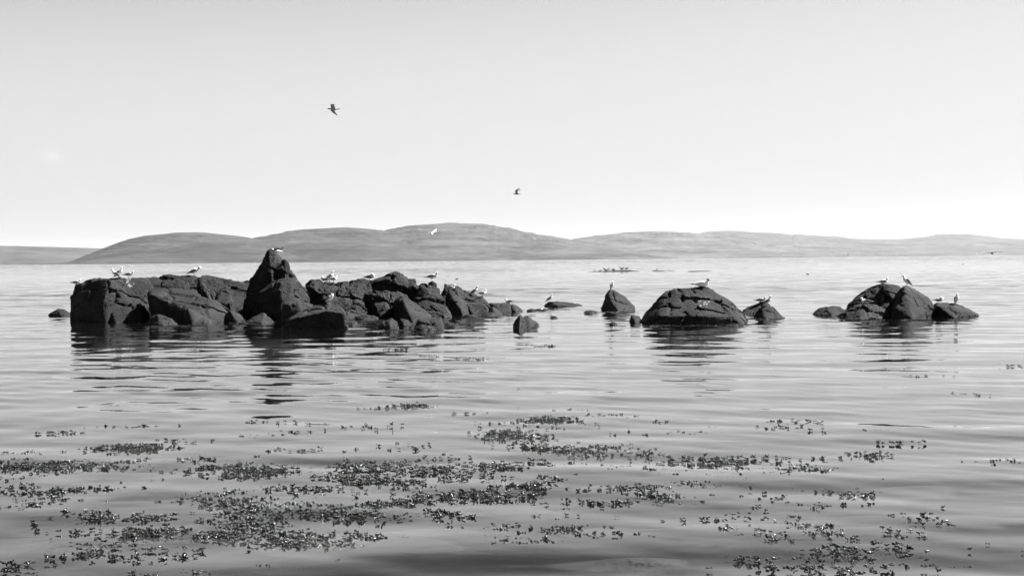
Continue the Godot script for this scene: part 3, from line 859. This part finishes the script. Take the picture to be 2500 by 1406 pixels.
func make_gulls() -> void:
	var group := "gulls resting on the rocks"
	# rock, column, pose, turn in degrees (0 faces right, 180 left, -90 the camera), size, mantle, head, label, row not to be above
	var list := [
		["outcrop", 186, "sit", 8, 0.92, "mantle", "plumage", "gull at the far left edge of the flat-topped outcrop"],
		["outcrop", 279, "upright", 200, 0.98, "mantle", "plumage", "rear gull of the close pair on the flat-topped outcrop"],
		["outcrop", 287, "upright", -12, 1.05, "mantle", "plumage", "front gull of the close pair on the flat-topped outcrop"],
		["outcrop", 311, "stand", 5, 0.95, "mantle", "plumage", "gull with a low back just right of the close pair"],
		["outcrop", 472, "preen", 20, 1.25, "mantle", "plumage", "large preening gull on the middle of the flat-topped outcrop"],
		["outcrop", 603, "sit", 10, 1.0, "mantle", "plumage", "gull half hidden behind the left side of the pointed rock", 690],
		["ridge", 791, "sleep", 175, 1.0, "mantle", "plumage", "crouched gull at the left of the group of three on the ridge"],
		["ridge", 806, "upright", 15, 1.15, "mantle", "plumage", "tallest gull of the group of three on the ridge"],
		["ridge", 814, "stand", 25, 0.9, "dusky", "plumage", "dark-winged gull at the right of the group of three on the ridge"],
		["ridge", 901, "sleep", 0, 1.15, "mantle", "plumage", "sleeping gull with tucked head on the knobbly ridge"],
		["ridge", 1053, "stand", 0, 1.22, "mantle", "plumage", "gull standing in clear profile on a stump of the ridge"],
		["ridge", 1100, "sit", 12, 1.05, "mantle", "plumage", "gull resting on the hump right of the one on the stump", 706],
		["ridge", 1157, "upright", 8, 1.12, "mantle", "plumage", "slender gull stretching its neck near the right end of the ridge", 722],
		["ridge", 1178, "stand", 25, 0.95, "mantle", "plumage", "small white gull beyond the one stretching its neck"],
		["shelf", 1243, "sit", 176, 0.9, "mantle", "plumage", "gull lying low on the pale shelf at the reef tip"],
		["front_big", 803, "preen", -50, 1.12, "mantle", "plumage", "white gull preening on top of the big front boulder"],
		["ledge", 1340, "upright", 10, 1.0, "mantle", "plumage", "lone gull on the thin low ledge"],
		["cone", 1496, "upright", -75, 0.98, "mantle", "plumage", "gull facing the shore on top of the cone-shaped rock"],
		["dome", 1712, "sit", 0, 1.35, "plumage", "hood", "dark-headed gull sitting on top of the big dome"],
		["slope_a", 1858, "sit", 0, 1.05, "dusky", "plumage", "dark-backed gull on the thin tilted slab"],
		["slope_b", 1876, "upright", 5, 1.0, "mantle", "plumage", "gull with raised head on the squat rock"],
		["right_big", 2157, "sit", 15, 1.05, "mantle", "plumage", "white gull sitting at the top of the split dome, left of the cleft"],
		["right_big", 2217, "upright", 195, 1.08, "mantle", "plumage", "upright gull on the split dome, right of the cleft"],
		["right_front", 2117, "sit", 178, 1.05, "mantle", "plumage", "gull resting on the knobbly front rock of the right cluster"],
		["right_end", 2294, "sleep", 10, 0.95, "mantle", "plumage", "sleeping gull at the left of the long low right rock"],
		["right_end", 2338, "upright", -95, 1.08, "mantle", "plumage", "upright gull on the long low rock at the far right"],
	]
	for g in list:
		var spot := top_of(g[0], g[1], 2.2, g[8] if g.size() > 8 else -1.0)
		var o := gull(g[2], g[5], g[6])
		place_bird(o, "gull", spot + Vector3(0, -0.008, 0), deg_to_rad(g[3]), g[4] * 1.08, g[7], group)

	# the gull on the peak, bowed to the left with its wings half raised
	var peak := top_of("pinnacle", 676, 2.5)
	var o := Node3D.new()
	put(loft(smooth_line([[Vector3(-0.24, 0.10, 0), 0.045, 0.006], [Vector3(-0.15, 0.11, 0), 0.04, 0.018], [Vector3(-0.06, 0.115, 0), 0.058, 0.05], [Vector3(0.02, 0.125, 0), 0.064, 0.062], [Vector3(0.09, 0.14, 0), 0.052, 0.052], [Vector3(0.13, 0.165, 0), 0.035, 0.035], [Vector3(0.165, 0.18, 0), 0.032, 0.032], [Vector3(0.20, 0.172, 0), 0.012, 0.012]])), "body", M.plumage, o)
	put(loft([[Vector3(0.195, 0.173, 0), 0.01, 0.011], [Vector3(0.225, 0.165, 0), 0.006, 0.008], [Vector3(0.25, 0.152, 0), 0.001, 0.001]], 6), "bill", M.bill, o)
	for s in [-1.0, 1.0]:
		put(loft(smooth_line([[Vector3(0.10, 0.165, s * 0.05), 0.012, 0.02], [Vector3(0.03, 0.185, s * 0.10), 0.02, 0.045], [Vector3(-0.08, 0.20, s * 0.13), 0.018, 0.04], [Vector3(-0.18, 0.21, s * 0.12), 0.01, 0.022]])), "raised_wing", M.mantle, o)
		put(loft([[Vector3(-0.16, 0.21, s * 0.12), 0.008, 0.02], [Vector3(-0.24, 0.225, s * 0.115), 0.006, 0.012], [Vector3(-0.30, 0.24, s * 0.11), 0.002, 0.003]], 6), "wing_tip", M.wingtip, o)
		put(loft([[Vector3(0.01, 0.09, s * 0.025), 0.01, 0.01], [Vector3(0.0, 0.0, s * 0.026), 0.005, 0.005]], 6), "leg", M.leg, o)
	place_bird(o, "gull", peak + Vector3(0, -0.008, 0), PI, 1.05, "gull bowing with half-raised wings on the tip of the pointed rock", group)

func wing(stations: Array) -> ArrayMesh:
	# stations from the shoulder out: [leading edge, trailing edge, thickness]
	var verts := PackedVector3Array()
	var index := PackedInt32Array()
	for s in stations:
		var a: Vector3 = s[0]
		var b: Vector3 = s[1]
		var m := a.lerp(b, 0.35)
		verts.append_array([a, m + Vector3(0, s[2], 0), b, m - Vector3(0, s[2], 0)])
	for i in stations.size() - 1:
		for k in 4:
			var a := i * 4 + k
			var b := i * 4 + (k + 1) % 4
			index.append_array([a, b, a + 4, b, b + 4, a + 4])
	var e := (stations.size() - 1) * 4
	index.append_array([0, 2, 1, 0, 3, 2, e, e + 1, e + 2, e, e + 2, e + 3])
	return shape(verts, index)

func flying_gull(where: Vector3, turn: float, roll: float, size: float, upper: String, beats: Array, label: String) -> void:
	# x forward; beats: for the left and the right wing [height of the wrist, height of the tip, sweep of the tip]
	var o := Node3D.new()
	var under: Material = M.plumage if upper == "plumage" else (M.hood if upper == "hood" else M.grey_wing)
	put(loft(smooth_line([[Vector3(-0.26, 0, 0), 0.05, 0.004], [Vector3(-0.16, 0, 0), 0.03, 0.02], [Vector3(-0.05, -0.005, 0), 0.05, 0.05], [Vector3(0.06, 0, 0), 0.052, 0.052], [Vector3(0.13, 0.012, 0), 0.036, 0.036], [Vector3(0.18, 0.018, 0), 0.030, 0.030], [Vector3(0.215, 0.013, 0), 0.012, 0.012]])), "body", under, o)
	put(loft([[Vector3(0.205, 0.013, 0), 0.01, 0.01], [Vector3(0.24, 0.008, 0), 0.006, 0.007], [Vector3(0.262, 0.0, 0), 0.001, 0.001]], 6), "bill", M.bill, o)
	for i in 2:
		var s := 1.0 if i == 0 else -1.0
		var b: Array = beats[i]
		var wrist := Vector3(0.10, b[0], s * (0.22 if absf(b[0]) > 0.1 else 0.27))
		var tip := Vector3(-b[2], b[1], s * b[3])
		var mid := wrist.lerp(tip, 0.5) + Vector3(0.02, 0, 0)
		put(wing([[Vector3(0.09, 0.02, s * 0.03), Vector3(-0.08, 0.01, s * 0.03), 0.016], [Vector3(0.10, b[0] * 0.5 + 0.015, s * wrist.z * s * 0.5), Vector3(-0.07, b[0] * 0.5, s * wrist.z * s * 0.5), 0.012], [wrist, wrist + Vector3(-0.15, -0.01, 0), 0.009], [mid, mid + Vector3(-0.11, -0.01, 0), 0.006]]), "wing", M[upper] if upper in ["plumage", "hood"] else M.grey_wing, o)
		put(wing([[mid, mid + Vector3(-0.11, -0.01, 0), 0.006], [mid.lerp(tip, 0.6), mid.lerp(tip, 0.6) + Vector3(-0.06, 0, 0), 0.004], [tip, tip + Vector3(-0.012, 0, 0), 0.002]]), "wing_tip", M.dusky if upper != "plumage" else M.plumage, o)
	o.rotation_order = EULER_ORDER_YXZ
	place_bird(o, "flying_gull", where, turn, size, label, "gulls in the air")
	o.rotation.x = roll

func make_flyers() -> void:
	flying_gull(at(813, 266, 56), deg_to_rad(186), 0.28, 1.0, "dusky", [[0.02, -0.13, 0.14, 0.36], [0.10, 0.07, 0.0, 0.34]], "dark gull flying high in the open sky, highest of all birds")
	flying_gull(at(1262, 473, 82), deg_to_rad(178), 0.1, 0.95, "dusky", [[0.19, 0.32, 0.24, 0.34], [0.19, 0.30, 0.2, 0.34]], "dark gull with raised wings in the sky above the tallest hill")
	flying_gull(at(1057, 567, 62), deg_to_rad(-25), 0.2, 0.85, "plumage", [[0.0, -0.06, -0.16, 0.36], [0.10, 0.10, 0.30, 0.26]], "white gull flying in front of the tallest hill")
	flying_gull(at(2424, 618, 75), deg_to_rad(-100), 0.12, 1.1, "hood", [[0.06, -0.06, 0.05, 0.62], [0.06, -0.05, 0.05, 0.62]], "gull gliding low over the far water at the right edge")

func swimmer(called: String, px: float, py: float, size: float, turn: float, label: String) -> void:
	var o := Node3D.new()
	put(loft(smooth_line([[Vector3(-0.20, 0.07, 0), 0.02, 0.012], [Vector3(-0.12, 0.04, 0), 0.06, 0.05], [Vector3(0, 0.03, 0), 0.08, 0.07], [Vector3(0.10, 0.04, 0), 0.055, 0.055], [Vector3(0.13, 0.10, 0), 0.03, 0.03], [Vector3(0.145, 0.15, 0), 0.033, 0.033], [Vector3(0.185, 0.145, 0), 0.014, 0.012]])), "body", M.hood, o)
	put(loft([[Vector3(0.18, 0.146, 0), 0.012, 0.01], [Vector3(0.235, 0.135, 0), 0.008, 0.004]], 6), "bill", M.bill, o)
	place_bird(o, called, on_water(px, py) + Vector3(0, 0.01, 0), turn, size, label, "birds floating far out", "bird")

func make_far_birds() -> void:
	swimmer("swimming_bird", 1115, 682, 0.95, 0.0, "small dark bird swimming beyond the right half of the reef")
	swimmer("swimming_bird", 1973, 670, 1.1, PI, "dark bird swimming between the big dome and the right cluster")
	swimmer("swimming_bird", 2353, 646, 1.3, 0.0, "dark bird afloat far out above the long low right rock")
	swimmer("swimming_bird", 2253, 639, 1.3, 0.0, "left one of two specks of birds far out at the right")
	swimmer("swimming_bird", 2262, 639.2, 1.3, 0.0, "right one of two specks of birds far out at the right")
	swimmer("swimming_bird", 1452, 661.5, 1.0, 0.0, "dark bird afloat left of the crowded skerry")
	var group := "birds on the far skerries"
	var list := [[1467, "sit", 0.85, 0, "leftmost small bird on the crowded skerry"], [1474, "upright", 1.3, 170, "tall bird third from the left on the crowded skerry"], [1478, "sit", 0.8, 0, "tiny bird low beside the tall left bird on the skerry"], [1484, "stand", 1.2, 0, "plump bird left of the middle of the crowded skerry"],
		[1494, "stand", 1.15, 20, "round bird at the middle of the crowded skerry"], [1499, "sit", 1.0, 0, "crouched bird just right of the skerry's middle"], [1514, "upright", 1.35, 175, "left of two upright birds standing close on the skerry"], [1519, "upright", 1.3, 0, "right of two upright birds standing close on the skerry"], [1528, "stand", 1.4, 0, "largest leaning bird at the right of the crowded skerry"]]
	for b in list:
		place_bird(gull(b[1], "hood", "dusky"), "perched_bird", top_of("skerry", b[0], 3.0) + Vector3(0, -0.01, 0), deg_to_rad(b[3]), b[2] * 1.3, b[4], group, "bird")
	place_bird(gull("upright", "hood", "dusky"), "perched_bird", top_of("skerry_b", 1606, 3.0) + Vector3(0, -0.01, 0), 0.0, 1.2, "lone upright bird on the faint skerry right of the crowd", group, "bird")

# ---------------------------------------------------------------- floating seaweed
func sprig(seed_value: int) -> ArrayMesh:
	# a tuft of wrack about 14 cm across: forked flat stems with round bladders
	var r := RandomNumberGenerator.new()
	r.seed = seed_value
	var v := PackedVector3Array()
	var c := PackedColorArray()
	var n := PackedVector3Array()
	var wv := PackedVector3Array()
	var wn := PackedVector3Array()
	var wc := PackedColorArray()
	for k in 3:
		var a := r.randf() * TAU
		var p := Vector3(r.randf_range(-0.02, 0.02), r.randf_range(-0.005, 0.006), r.randf_range(-0.02, 0.02))
		var lift := r.randf_range(-0.08, 0.45) if k < 2 else r.randf_range(0.2, 1.3)
		var tint := r.randf_range(0.6, 1.5)
		for part in 3:
			var dir := Vector3(cos(a), lift, sin(a)).normalized()
			var q := p + dir * r.randf_range(0.009, 0.019)
			var w := dir.cross(Vector3.UP).normalized() * (0.0040 - 0.0007 * part)
			var up := w.cross(dir).normalized() * 0.0024
			var ring0 := [p + w, p + up, p - w]
			var ring1 := [q + w * 0.8, q + up, q - w * 0.8]
			for s in 3:
				var t := (s + 1) % 3
				for tri in [[ring0[s], ring1[s], ring0[t]], [ring0[t], ring1[s], ring1[t]]]:
					var nn: Vector3 = (tri[2] - tri[0]).cross(tri[1] - tri[0]).normalized()
					if nn.dot(tri[0] - p.lerp(q, 0.5)) < 0.0: nn = -nn
					for x in tri:
						v.append(x)
						n.append(nn)
						c.append(Color(tint, tint, tint))
			if r.randf() < 0.95:
				var centre := q + Vector3(r.randf_range(-0.006, 0.006), 0.002, r.randf_range(-0.006, 0.006))
				if part == 1 and k < 2: pod(wv, wn, wc, centre + Vector3(0, 0.006, 0), r.randf_range(0.009, 0.017), dir, 1.0)
				else: pod(v, n, c, centre, r.randf_range(0.005, 0.010), dir, tint * r.randf_range(0.8, 1.6))
			p = q
			a += r.randf_range(-0.9, 0.9)
			lift *= 0.6
	var m := with_normals(v, PackedInt32Array(), n, c)
	m.surface_set_material(0, M.wrack)
	var a := []
	a.resize(Mesh.ARRAY_MAX)
	a[Mesh.ARRAY_VERTEX] = wv
	a[Mesh.ARRAY_NORMAL] = wn
	a[Mesh.ARRAY_COLOR] = wc
	m.add_surface_from_arrays(Mesh.PRIMITIVE_TRIANGLES, a)
	m.surface_set_material(1, M.bladder)
	return m

func pod(v: PackedVector3Array, n: PackedVector3Array, c: PackedColorArray, centre: Vector3, size: float, dir: Vector3, tint: float) -> void:
	var across := dir.cross(Vector3.UP).normalized()
	var up := across.cross(dir).normalized()
	var rows := []
	for i in 4:
		var la := PI * i / 3.0
		var row := []
		for k in 5:
			var lo := TAU * k / 5.0
			row.append(dir * cos(la) * 1.12 + (across * cos(lo) + up * sin(lo)) * sin(la))
		rows.append(row)
	for i in 3:
		for k in 5:
			var l := (k + 1) % 5
			var quad := [[rows[i][k], rows[i + 1][k], rows[i][l]], [rows[i][l], rows[i + 1][k], rows[i + 1][l]]]
			if i == 0: quad = [quad[1]]
			elif i == 2: quad = [quad[0]]
			for tri in quad:
				for x in tri:
					v.append(centre + x * size)
					n.append(x.normalized())
					c.append(Color(tint, tint, tint))

func scatter(parent: Node, sprigs: Array, places: Array) -> void:
	# the fronds of one mat: far too many and too small to pick apart, so one drawing of copies for each kind of tuft
	for k in sprigs.size():
		if places[k].is_empty(): continue
		var mm := MultiMesh.new()
		mm.transform_format = MultiMesh.TRANSFORM_3D
		mm.mesh = sprigs[k]
		mm.instance_count = places[k].size()
		for i in places[k].size(): mm.set_instance_transform(i, places[k][i])
		var o := MultiMeshInstance3D.new()
		o.name = "fronds"
		o.multimesh = mm
		o.set_meta("kind", "stuff")
		parent.add_child(o, true)

func weed_patch(called: String, label: String, group: String, kind: String, blots: Array, sprigs: Array) -> void:
	# blots: [column, row, half width, half height, thickness of growth] in the picture, laid out on the water
	var places := []
	for k in sprigs.size(): places.append([])
	var home := on_water(blots[0][0], blots[0][1])
	for b in blots:
		var mid := on_water(b[0], b[1])
		var d := depth_of(mid)
		var half_x: float = b[2] / FOCAL * d
		var half_z := (on_water(b[0], b[1] - b[3]).z - on_water(b[0], b[1] + b[3]).z) * -0.5
		var count := int(clampf(half_x * half_z * PI * b[4] * 285.0, 3.0, 420.0))
		var knots := []
		for k in maxi(3, int(count / 11.0)):
			var a := rng.randf() * TAU
			var q := sqrt(rng.randf())
			knots.append(mid + Vector3(cos(a) * q * half_x, 0, sin(a) * q * half_z))
		for k in count:
			var knot: Vector3 = knots[rng.randi() % knots.size()]
			var spread: float = 0.035 + 0.09 * (1.0 - b[4]) + 0.05 * half_z
			var p := knot + Vector3(rng.randfn(0.0, spread * 1.9), 0, rng.randfn(0.0, spread))
			if rng.randf() < 0.08: p += Vector3(rng.randfn(0.0, half_x * 0.5), 0, rng.randfn(0.0, half_z * 0.3))
			var size := rng.randf_range(0.4, 0.9)
			var turn := Basis(Vector3(1, 0, 0), rng.randfn(0.0, 0.18)) * Basis(Vector3.UP, rng.randf() * TAU)
			places[rng.randi() % sprigs.size()].append(Transform3D(turn.scaled(Vector3(size, size * rng.randf_range(0.5, 1.3), size)), Vector3(p.x, rng.randf_range(-0.004, 0.012), p.z) - home))
			triangles += 1
	var o := base(called, home)
	tag(o, label, "seaweed", group, kind)
	scatter(o, sprigs, places)

func make_seaweed() -> void:
	var sprigs := []
	for i in 6: sprigs.append(sprig(900 + i))
	var g := "floating mats of bladder wrack"
	var mats := [
		["dark seaweed mat running in from the left edge, upper of the left mats", [[20, 1112, 45, 8, 0.8], [30, 1134, 60, 15, 1], [130, 1141, 110, 14, 1], [280, 1138, 80, 12, 0.9]]],
		["small oblong seaweed mat above the long left-edge mat", [[300, 1099, 85, 13, 0.95], [360, 1102, 35, 12, 1]]],
		["ragged seaweed mat nearest the left end of the pair below the centre-left gap", [[480, 1127, 70, 6, 0.5], [560, 1150, 90, 12, 0.9], [600, 1156, 60, 14, 1], [650, 1148, 14, 14, 0.9]]],
		["sparse seaweed at the left edge halfway down the foreground", [[50, 1200, 80, 12, 0.65], [190, 1198, 80, 12, 0.7], [110, 1219, 60, 9, 0.6], [70, 1236, 60, 7, 0.5]]],
		["wide dense seaweed mat left of centre, largest of all", [[530, 1225, 85, 20, 1], [740, 1200, 55, 14, 0.85], [700, 1245, 100, 20, 0.8], [830, 1250, 80, 16, 0.8], [545, 1292, 88, 26, 1], [590, 1260, 60, 18, 0.9]]],
		["oval seaweed mat left of the largest mat", [[305, 1258, 85, 15, 0.95], [200, 1258, 20, 7, 0.6]]],
		["dense tangled seaweed mat below the oval one at the left", [[370, 1300, 70, 22, 1], [330, 1305, 40, 14, 0.8]]],
		["long seaweed mat at the bottom left of centre", [[770, 1322, 135, 24, 1], [690, 1335, 65, 13, 0.85], [920, 1308, 38, 12, 0.95]]],
		["two small seaweed tufts in the bottom left corner", [[25, 1375, 28, 13, 0.95], [75, 1385, 25, 13, 0.95]]],
		["seaweed strip below the dense tangled mat at the lower left", [[190, 1360, 55, 11, 0.8], [270, 1358, 50, 8, 0.7], [240, 1327, 40, 12, 0.7], [340, 1340, 50, 11, 0.7]]],
		["farthest sizeable seaweed mat, right of centre", [[1345, 1027, 70, 9, 0.9], [1350, 1031, 35, 9, 1]]],
		["broken seaweed mat in front of the farthest one", [[1230, 1062, 70, 9, 0.7], [1300, 1063, 60, 10, 0.75]]],
		["long narrow seaweed mat right of centre", [[1300, 1095, 50, 9, 0.9], [1400, 1100, 75, 12, 0.95], [1510, 1096, 60, 8, 0.8], [1500, 1112, 90, 7, 0.5]]],
		["long chain of seaweed across the centre of the foreground", [[870, 1140, 50, 12, 0.8], [935, 1140, 45, 11, 0.85], [985, 1140, 18, 15, 1], [1050, 1146, 45, 11, 0.85], [1150, 1142, 105, 8, 0.9]]],
		["narrow seaweed band just below the central chain", [[840, 1170, 65, 16, 0.9], [950, 1175, 60, 9, 0.95], [1080, 1170, 50, 7, 0.6], [1180, 1163, 40, 9, 0.6]]],
		["large curved seaweed mat at the centre of the foreground", [[1200, 1202, 95, 16, 1], [1310, 1185, 65, 13, 1], [1355, 1168, 18, 9, 1], [1040, 1215, 60, 11, 0.85], [970, 1222, 38, 16, 1]]],
		["seaweed mat right of centre joining the large curved one", [[1560, 1195, 70, 12, 0.65], [1600, 1214, 48, 15, 0.9], [1680, 1186, 40, 12, 0.95], [1660, 1222, 45, 7, 0.75], [1490, 1195, 50, 10, 0.5]]],
		["small slanting seaweed mat under the large curved one", [[1090, 1252, 50, 9, 0.95], [1140, 1265, 35, 6, 0.85]]],
		["round seaweed mat at the bottom centre with a trailing right arm", [[1260, 1320, 55, 17, 1], [1240, 1288, 40, 9, 0.7], [1340, 1303, 22, 12, 0.95], [1420, 1299, 50, 12, 0.95], [1500, 1314, 38, 9, 0.8]]],
		["dark seaweed mat at the right, nearest the open water", [[1715, 1130, 28, 12, 1], [1790, 1131, 50, 14, 1], [1875, 1118, 35, 5, 0.7]]],
		["twin seaweed clumps right of the dark mat on the right", [[1905, 1152, 48, 10, 0.95], [1985, 1149, 42, 10, 0.95]]],
		["thin seaweed strip farthest to the right of the twin clumps", [[2120, 1108, 55, 5, 0.8], [2025, 1118, 36, 6, 0.5], [2130, 1117, 14, 5, 0.7]]],
		["tall dense seaweed knot in the lower right", [[2000, 1298, 28, 22, 1], [1955, 1280, 18, 11, 0.9], [2050, 1345, 40, 12, 1], [2110, 1352, 50, 11, 1], [2190, 1341, 45, 11, 1], [2055, 1320, 28, 7, 0.6]]],
		["forked seaweed clump right of the tall dense knot", [[2250, 1264, 34, 7, 0.85], [2215, 1286, 25, 8, 0.7], [2220, 1308, 32, 10, 0.95]]],
		["loose seaweed left of the tall dense knot", [[1840, 1303, 50, 13, 0.8], [1910, 1322, 30, 6, 0.8], [1765, 1290, 15, 7, 0.8], [1710, 1275, 25, 8, 0.6]]],
		["seaweed fringe along the bottom edge at the right", [[1810, 1365, 25, 12, 0.9], [1850, 1361, 15, 7, 0.9], [1870, 1390, 40, 12, 0.95], [1940, 1394, 18, 7, 0.9], [2010, 1397, 40, 10, 0.95], [2070, 1392, 30, 10, 0.95], [2130, 1399, 30, 8, 0.9]]],
	]
	for m in mats: weed_patch("seaweed_mat", m[0], g, "", m[1], sprigs)
	var loose := [[330, 1043, 55, 4, 0.6], [175, 1056, 60, 4, 0.5], [430, 1153, 40, 5, 0.4], [710, 1150, 45, 18, 0.4], [45, 1169, 45, 3, 0.4], [330, 1177, 20, 3, 0.5], [265, 1200, 25, 5, 0.4], [165, 1252, 22, 9, 0.75], [480, 1204, 30, 5, 0.5], [590, 1200, 70, 6, 0.5], [210, 1305, 45, 11, 0.5],
		[60, 1290, 20, 7, 0.4], [115, 1296, 20, 5, 0.4], [474, 1343, 16, 10, 0.85], [375, 1370, 28, 9, 0.6], [435, 1366, 35, 6, 0.8], [395, 1402, 35, 7, 0.9], [495, 1396, 25, 9, 0.9], [620, 1387, 30, 8, 0.8], [690, 1390, 15, 5, 0.5], [560, 1402, 12, 4, 0.6], [985, 994, 60, 6, 0.6], [920, 999, 25, 3, 0.5], [1150, 1009, 35, 3, 0.4],
		[1470, 1014, 35, 4, 0.5], [1405, 1003, 10, 4, 0.6], [1240, 1034, 40, 3, 0.35], [1300, 1130, 30, 6, 0.85], [1305, 1142, 18, 4, 0.5], [1100, 1118, 40, 6, 0.5], [1590, 1152, 20, 9, 0.95], [1650, 1133, 25, 5, 0.6], [960, 1194, 36, 7, 0.75], [930, 1235, 30, 12, 0.9], [915, 1265, 25, 7, 0.7], [980, 1265, 30, 5, 0.65], [1060, 1277, 20, 3, 0.5], [1380, 1225, 60, 4, 0.5],
		[1500, 1233, 32, 9, 0.85], [1440, 1232, 25, 8, 0.75], [1330, 1256, 15, 5, 0.6], [1390, 1270, 30, 3, 0.3], [1640, 1134, 25, 4, 0.5], [1790, 1149, 30, 3, 0.4], [1925, 1133, 60, 3, 0.4], [2190, 1079, 45, 4, 0.6], [2440, 1133, 45, 6, 0.35], [1770, 1167, 12, 9, 0.95], [1738, 1170, 8, 8, 0.85], [1780, 1188, 18, 4, 0.5], [2030, 1203, 25, 7, 0.7], [2070, 1210, 20, 7, 0.95],
		[2110, 1204, 15, 4, 0.5], [2060, 1176, 18, 6, 0.35], [1990, 1234, 28, 6, 0.85], [1930, 1241, 15, 5, 0.75], [2055, 1232, 14, 7, 0.4], [1790, 1262, 30, 8, 0.5], [1905, 1270, 14, 8, 0.75], [1975, 1372, 30, 11, 0.8], [2060, 1373, 35, 7, 0.8], [2280, 1386, 32, 8, 0.75], [2160, 1388, 8, 4, 0.8], [2410, 1338, 14, 6, 0.4], [2200, 1372, 8, 9, 0.5], [1930, 1029, 35, 5, 0.4], [1900, 1043, 60, 4, 0.35],
		[2000, 1055, 25, 3, 0.3], [1700, 1056, 60, 4, 0.3], [2140, 1052, 25, 3, 0.5], [1325, 845, 22, 2, 0.8], [1150, 877, 20, 2, 0.5], [1020, 872, 12, 2, 0.4], [985, 852, 35, 2, 0.5], [2275, 920, 8, 3, 0.5], [2380, 963, 25, 2, 0.5], [2490, 893, 12, 3, 0.7], [1560, 1060, 30, 4, 0.35], [1590, 1030, 40, 3, 0.3], [650, 1032, 40, 3, 0.45], [740, 1100, 60, 5, 0.35], [440, 1080, 50, 4, 0.45],
		[900, 1045, 25, 2, 0.35], [980, 1088, 40, 2, 0.3], [1038, 1090, 8, 6, 0.6], [640, 1062, 50, 4, 0.35], [1110, 793, 22, 3, 0.9], [1145, 808, 22, 1.5, 1.0], [1150, 777, 30, 2, 0.8], [1205, 775, 20, 2, 0.8], [395, 798, 36, 2, 0.9], [470, 797, 25, 2, 0.8], [590, 790, 20, 2, 0.8], [960, 808, 40, 1.5, 0.8], [890, 785, 35, 2, 0.7], [1500, 763, 40, 1.5, 0.7], [1690, 796, 110, 2, 0.6], [1805, 793, 20, 2, 0.8],
		[2100, 781, 50, 1.5, 0.7], [2230, 782, 40, 1.5, 0.7], [1880, 780, 30, 1.5, 0.8], [2120, 1245, 300, 60, 0.012], [700, 1180, 600, 110, 0.012], [1400, 1180, 500, 120, 0.01], [1250, 1040, 900, 25, 0.008]]
	weed_patch("loose_seaweed", "loose dark scraps of floating seaweed scattered between the mats", "", "stuff", loose, sprigs)

func make_fringe() -> void:
	# knotted wrack hanging on the stones where the tide reaches
	var sprigs := []
	var places := []
	for i in 4:
		sprigs.append(sprig(950 + i))
		places.append([])
	for key in rock_points:
		if key.begins_with("skerry"): continue
		for p in rock_points[key]:
			if p.y < -0.02 or p.y > 0.12 or rng.randf() > 0.14: continue
			if splash.get_noise_3dv(p * 0.12) < -0.05: continue
			var size := rng.randf_range(0.7, 1.5)
			places[rng.randi() % 4].append(Transform3D(Basis(Vector3.UP, rng.randf() * TAU).scaled(Vector3(size, size, size)), p + Vector3(0, -0.01, 0)))
	var o := base("rockweed_fringe")
	tag(o, "dark wet rockweed clinging to the rocks along the waterline", "seaweed", "", "stuff")
	scatter(o, sprigs, places)

# ----------------------------------------------------------------
func _ready() -> void:
	rng.seed = 20240
	var t0 := Time.get_ticks_msec()
	make_view()
	make_materials()
	make_water()
	print("water ", Time.get_ticks_msec() - t0)
	make_hills()
	make_houses()
	make_rocks()
	print("rocks ", Time.get_ticks_msec() - t0)
	make_gulls()
	make_flyers()
	make_far_birds()
	print("birds ", Time.get_ticks_msec() - t0)
	make_seaweed()
	make_fringe()
	print("weed tufts ", triangles)
	print("done ", Time.get_ticks_msec() - t0)
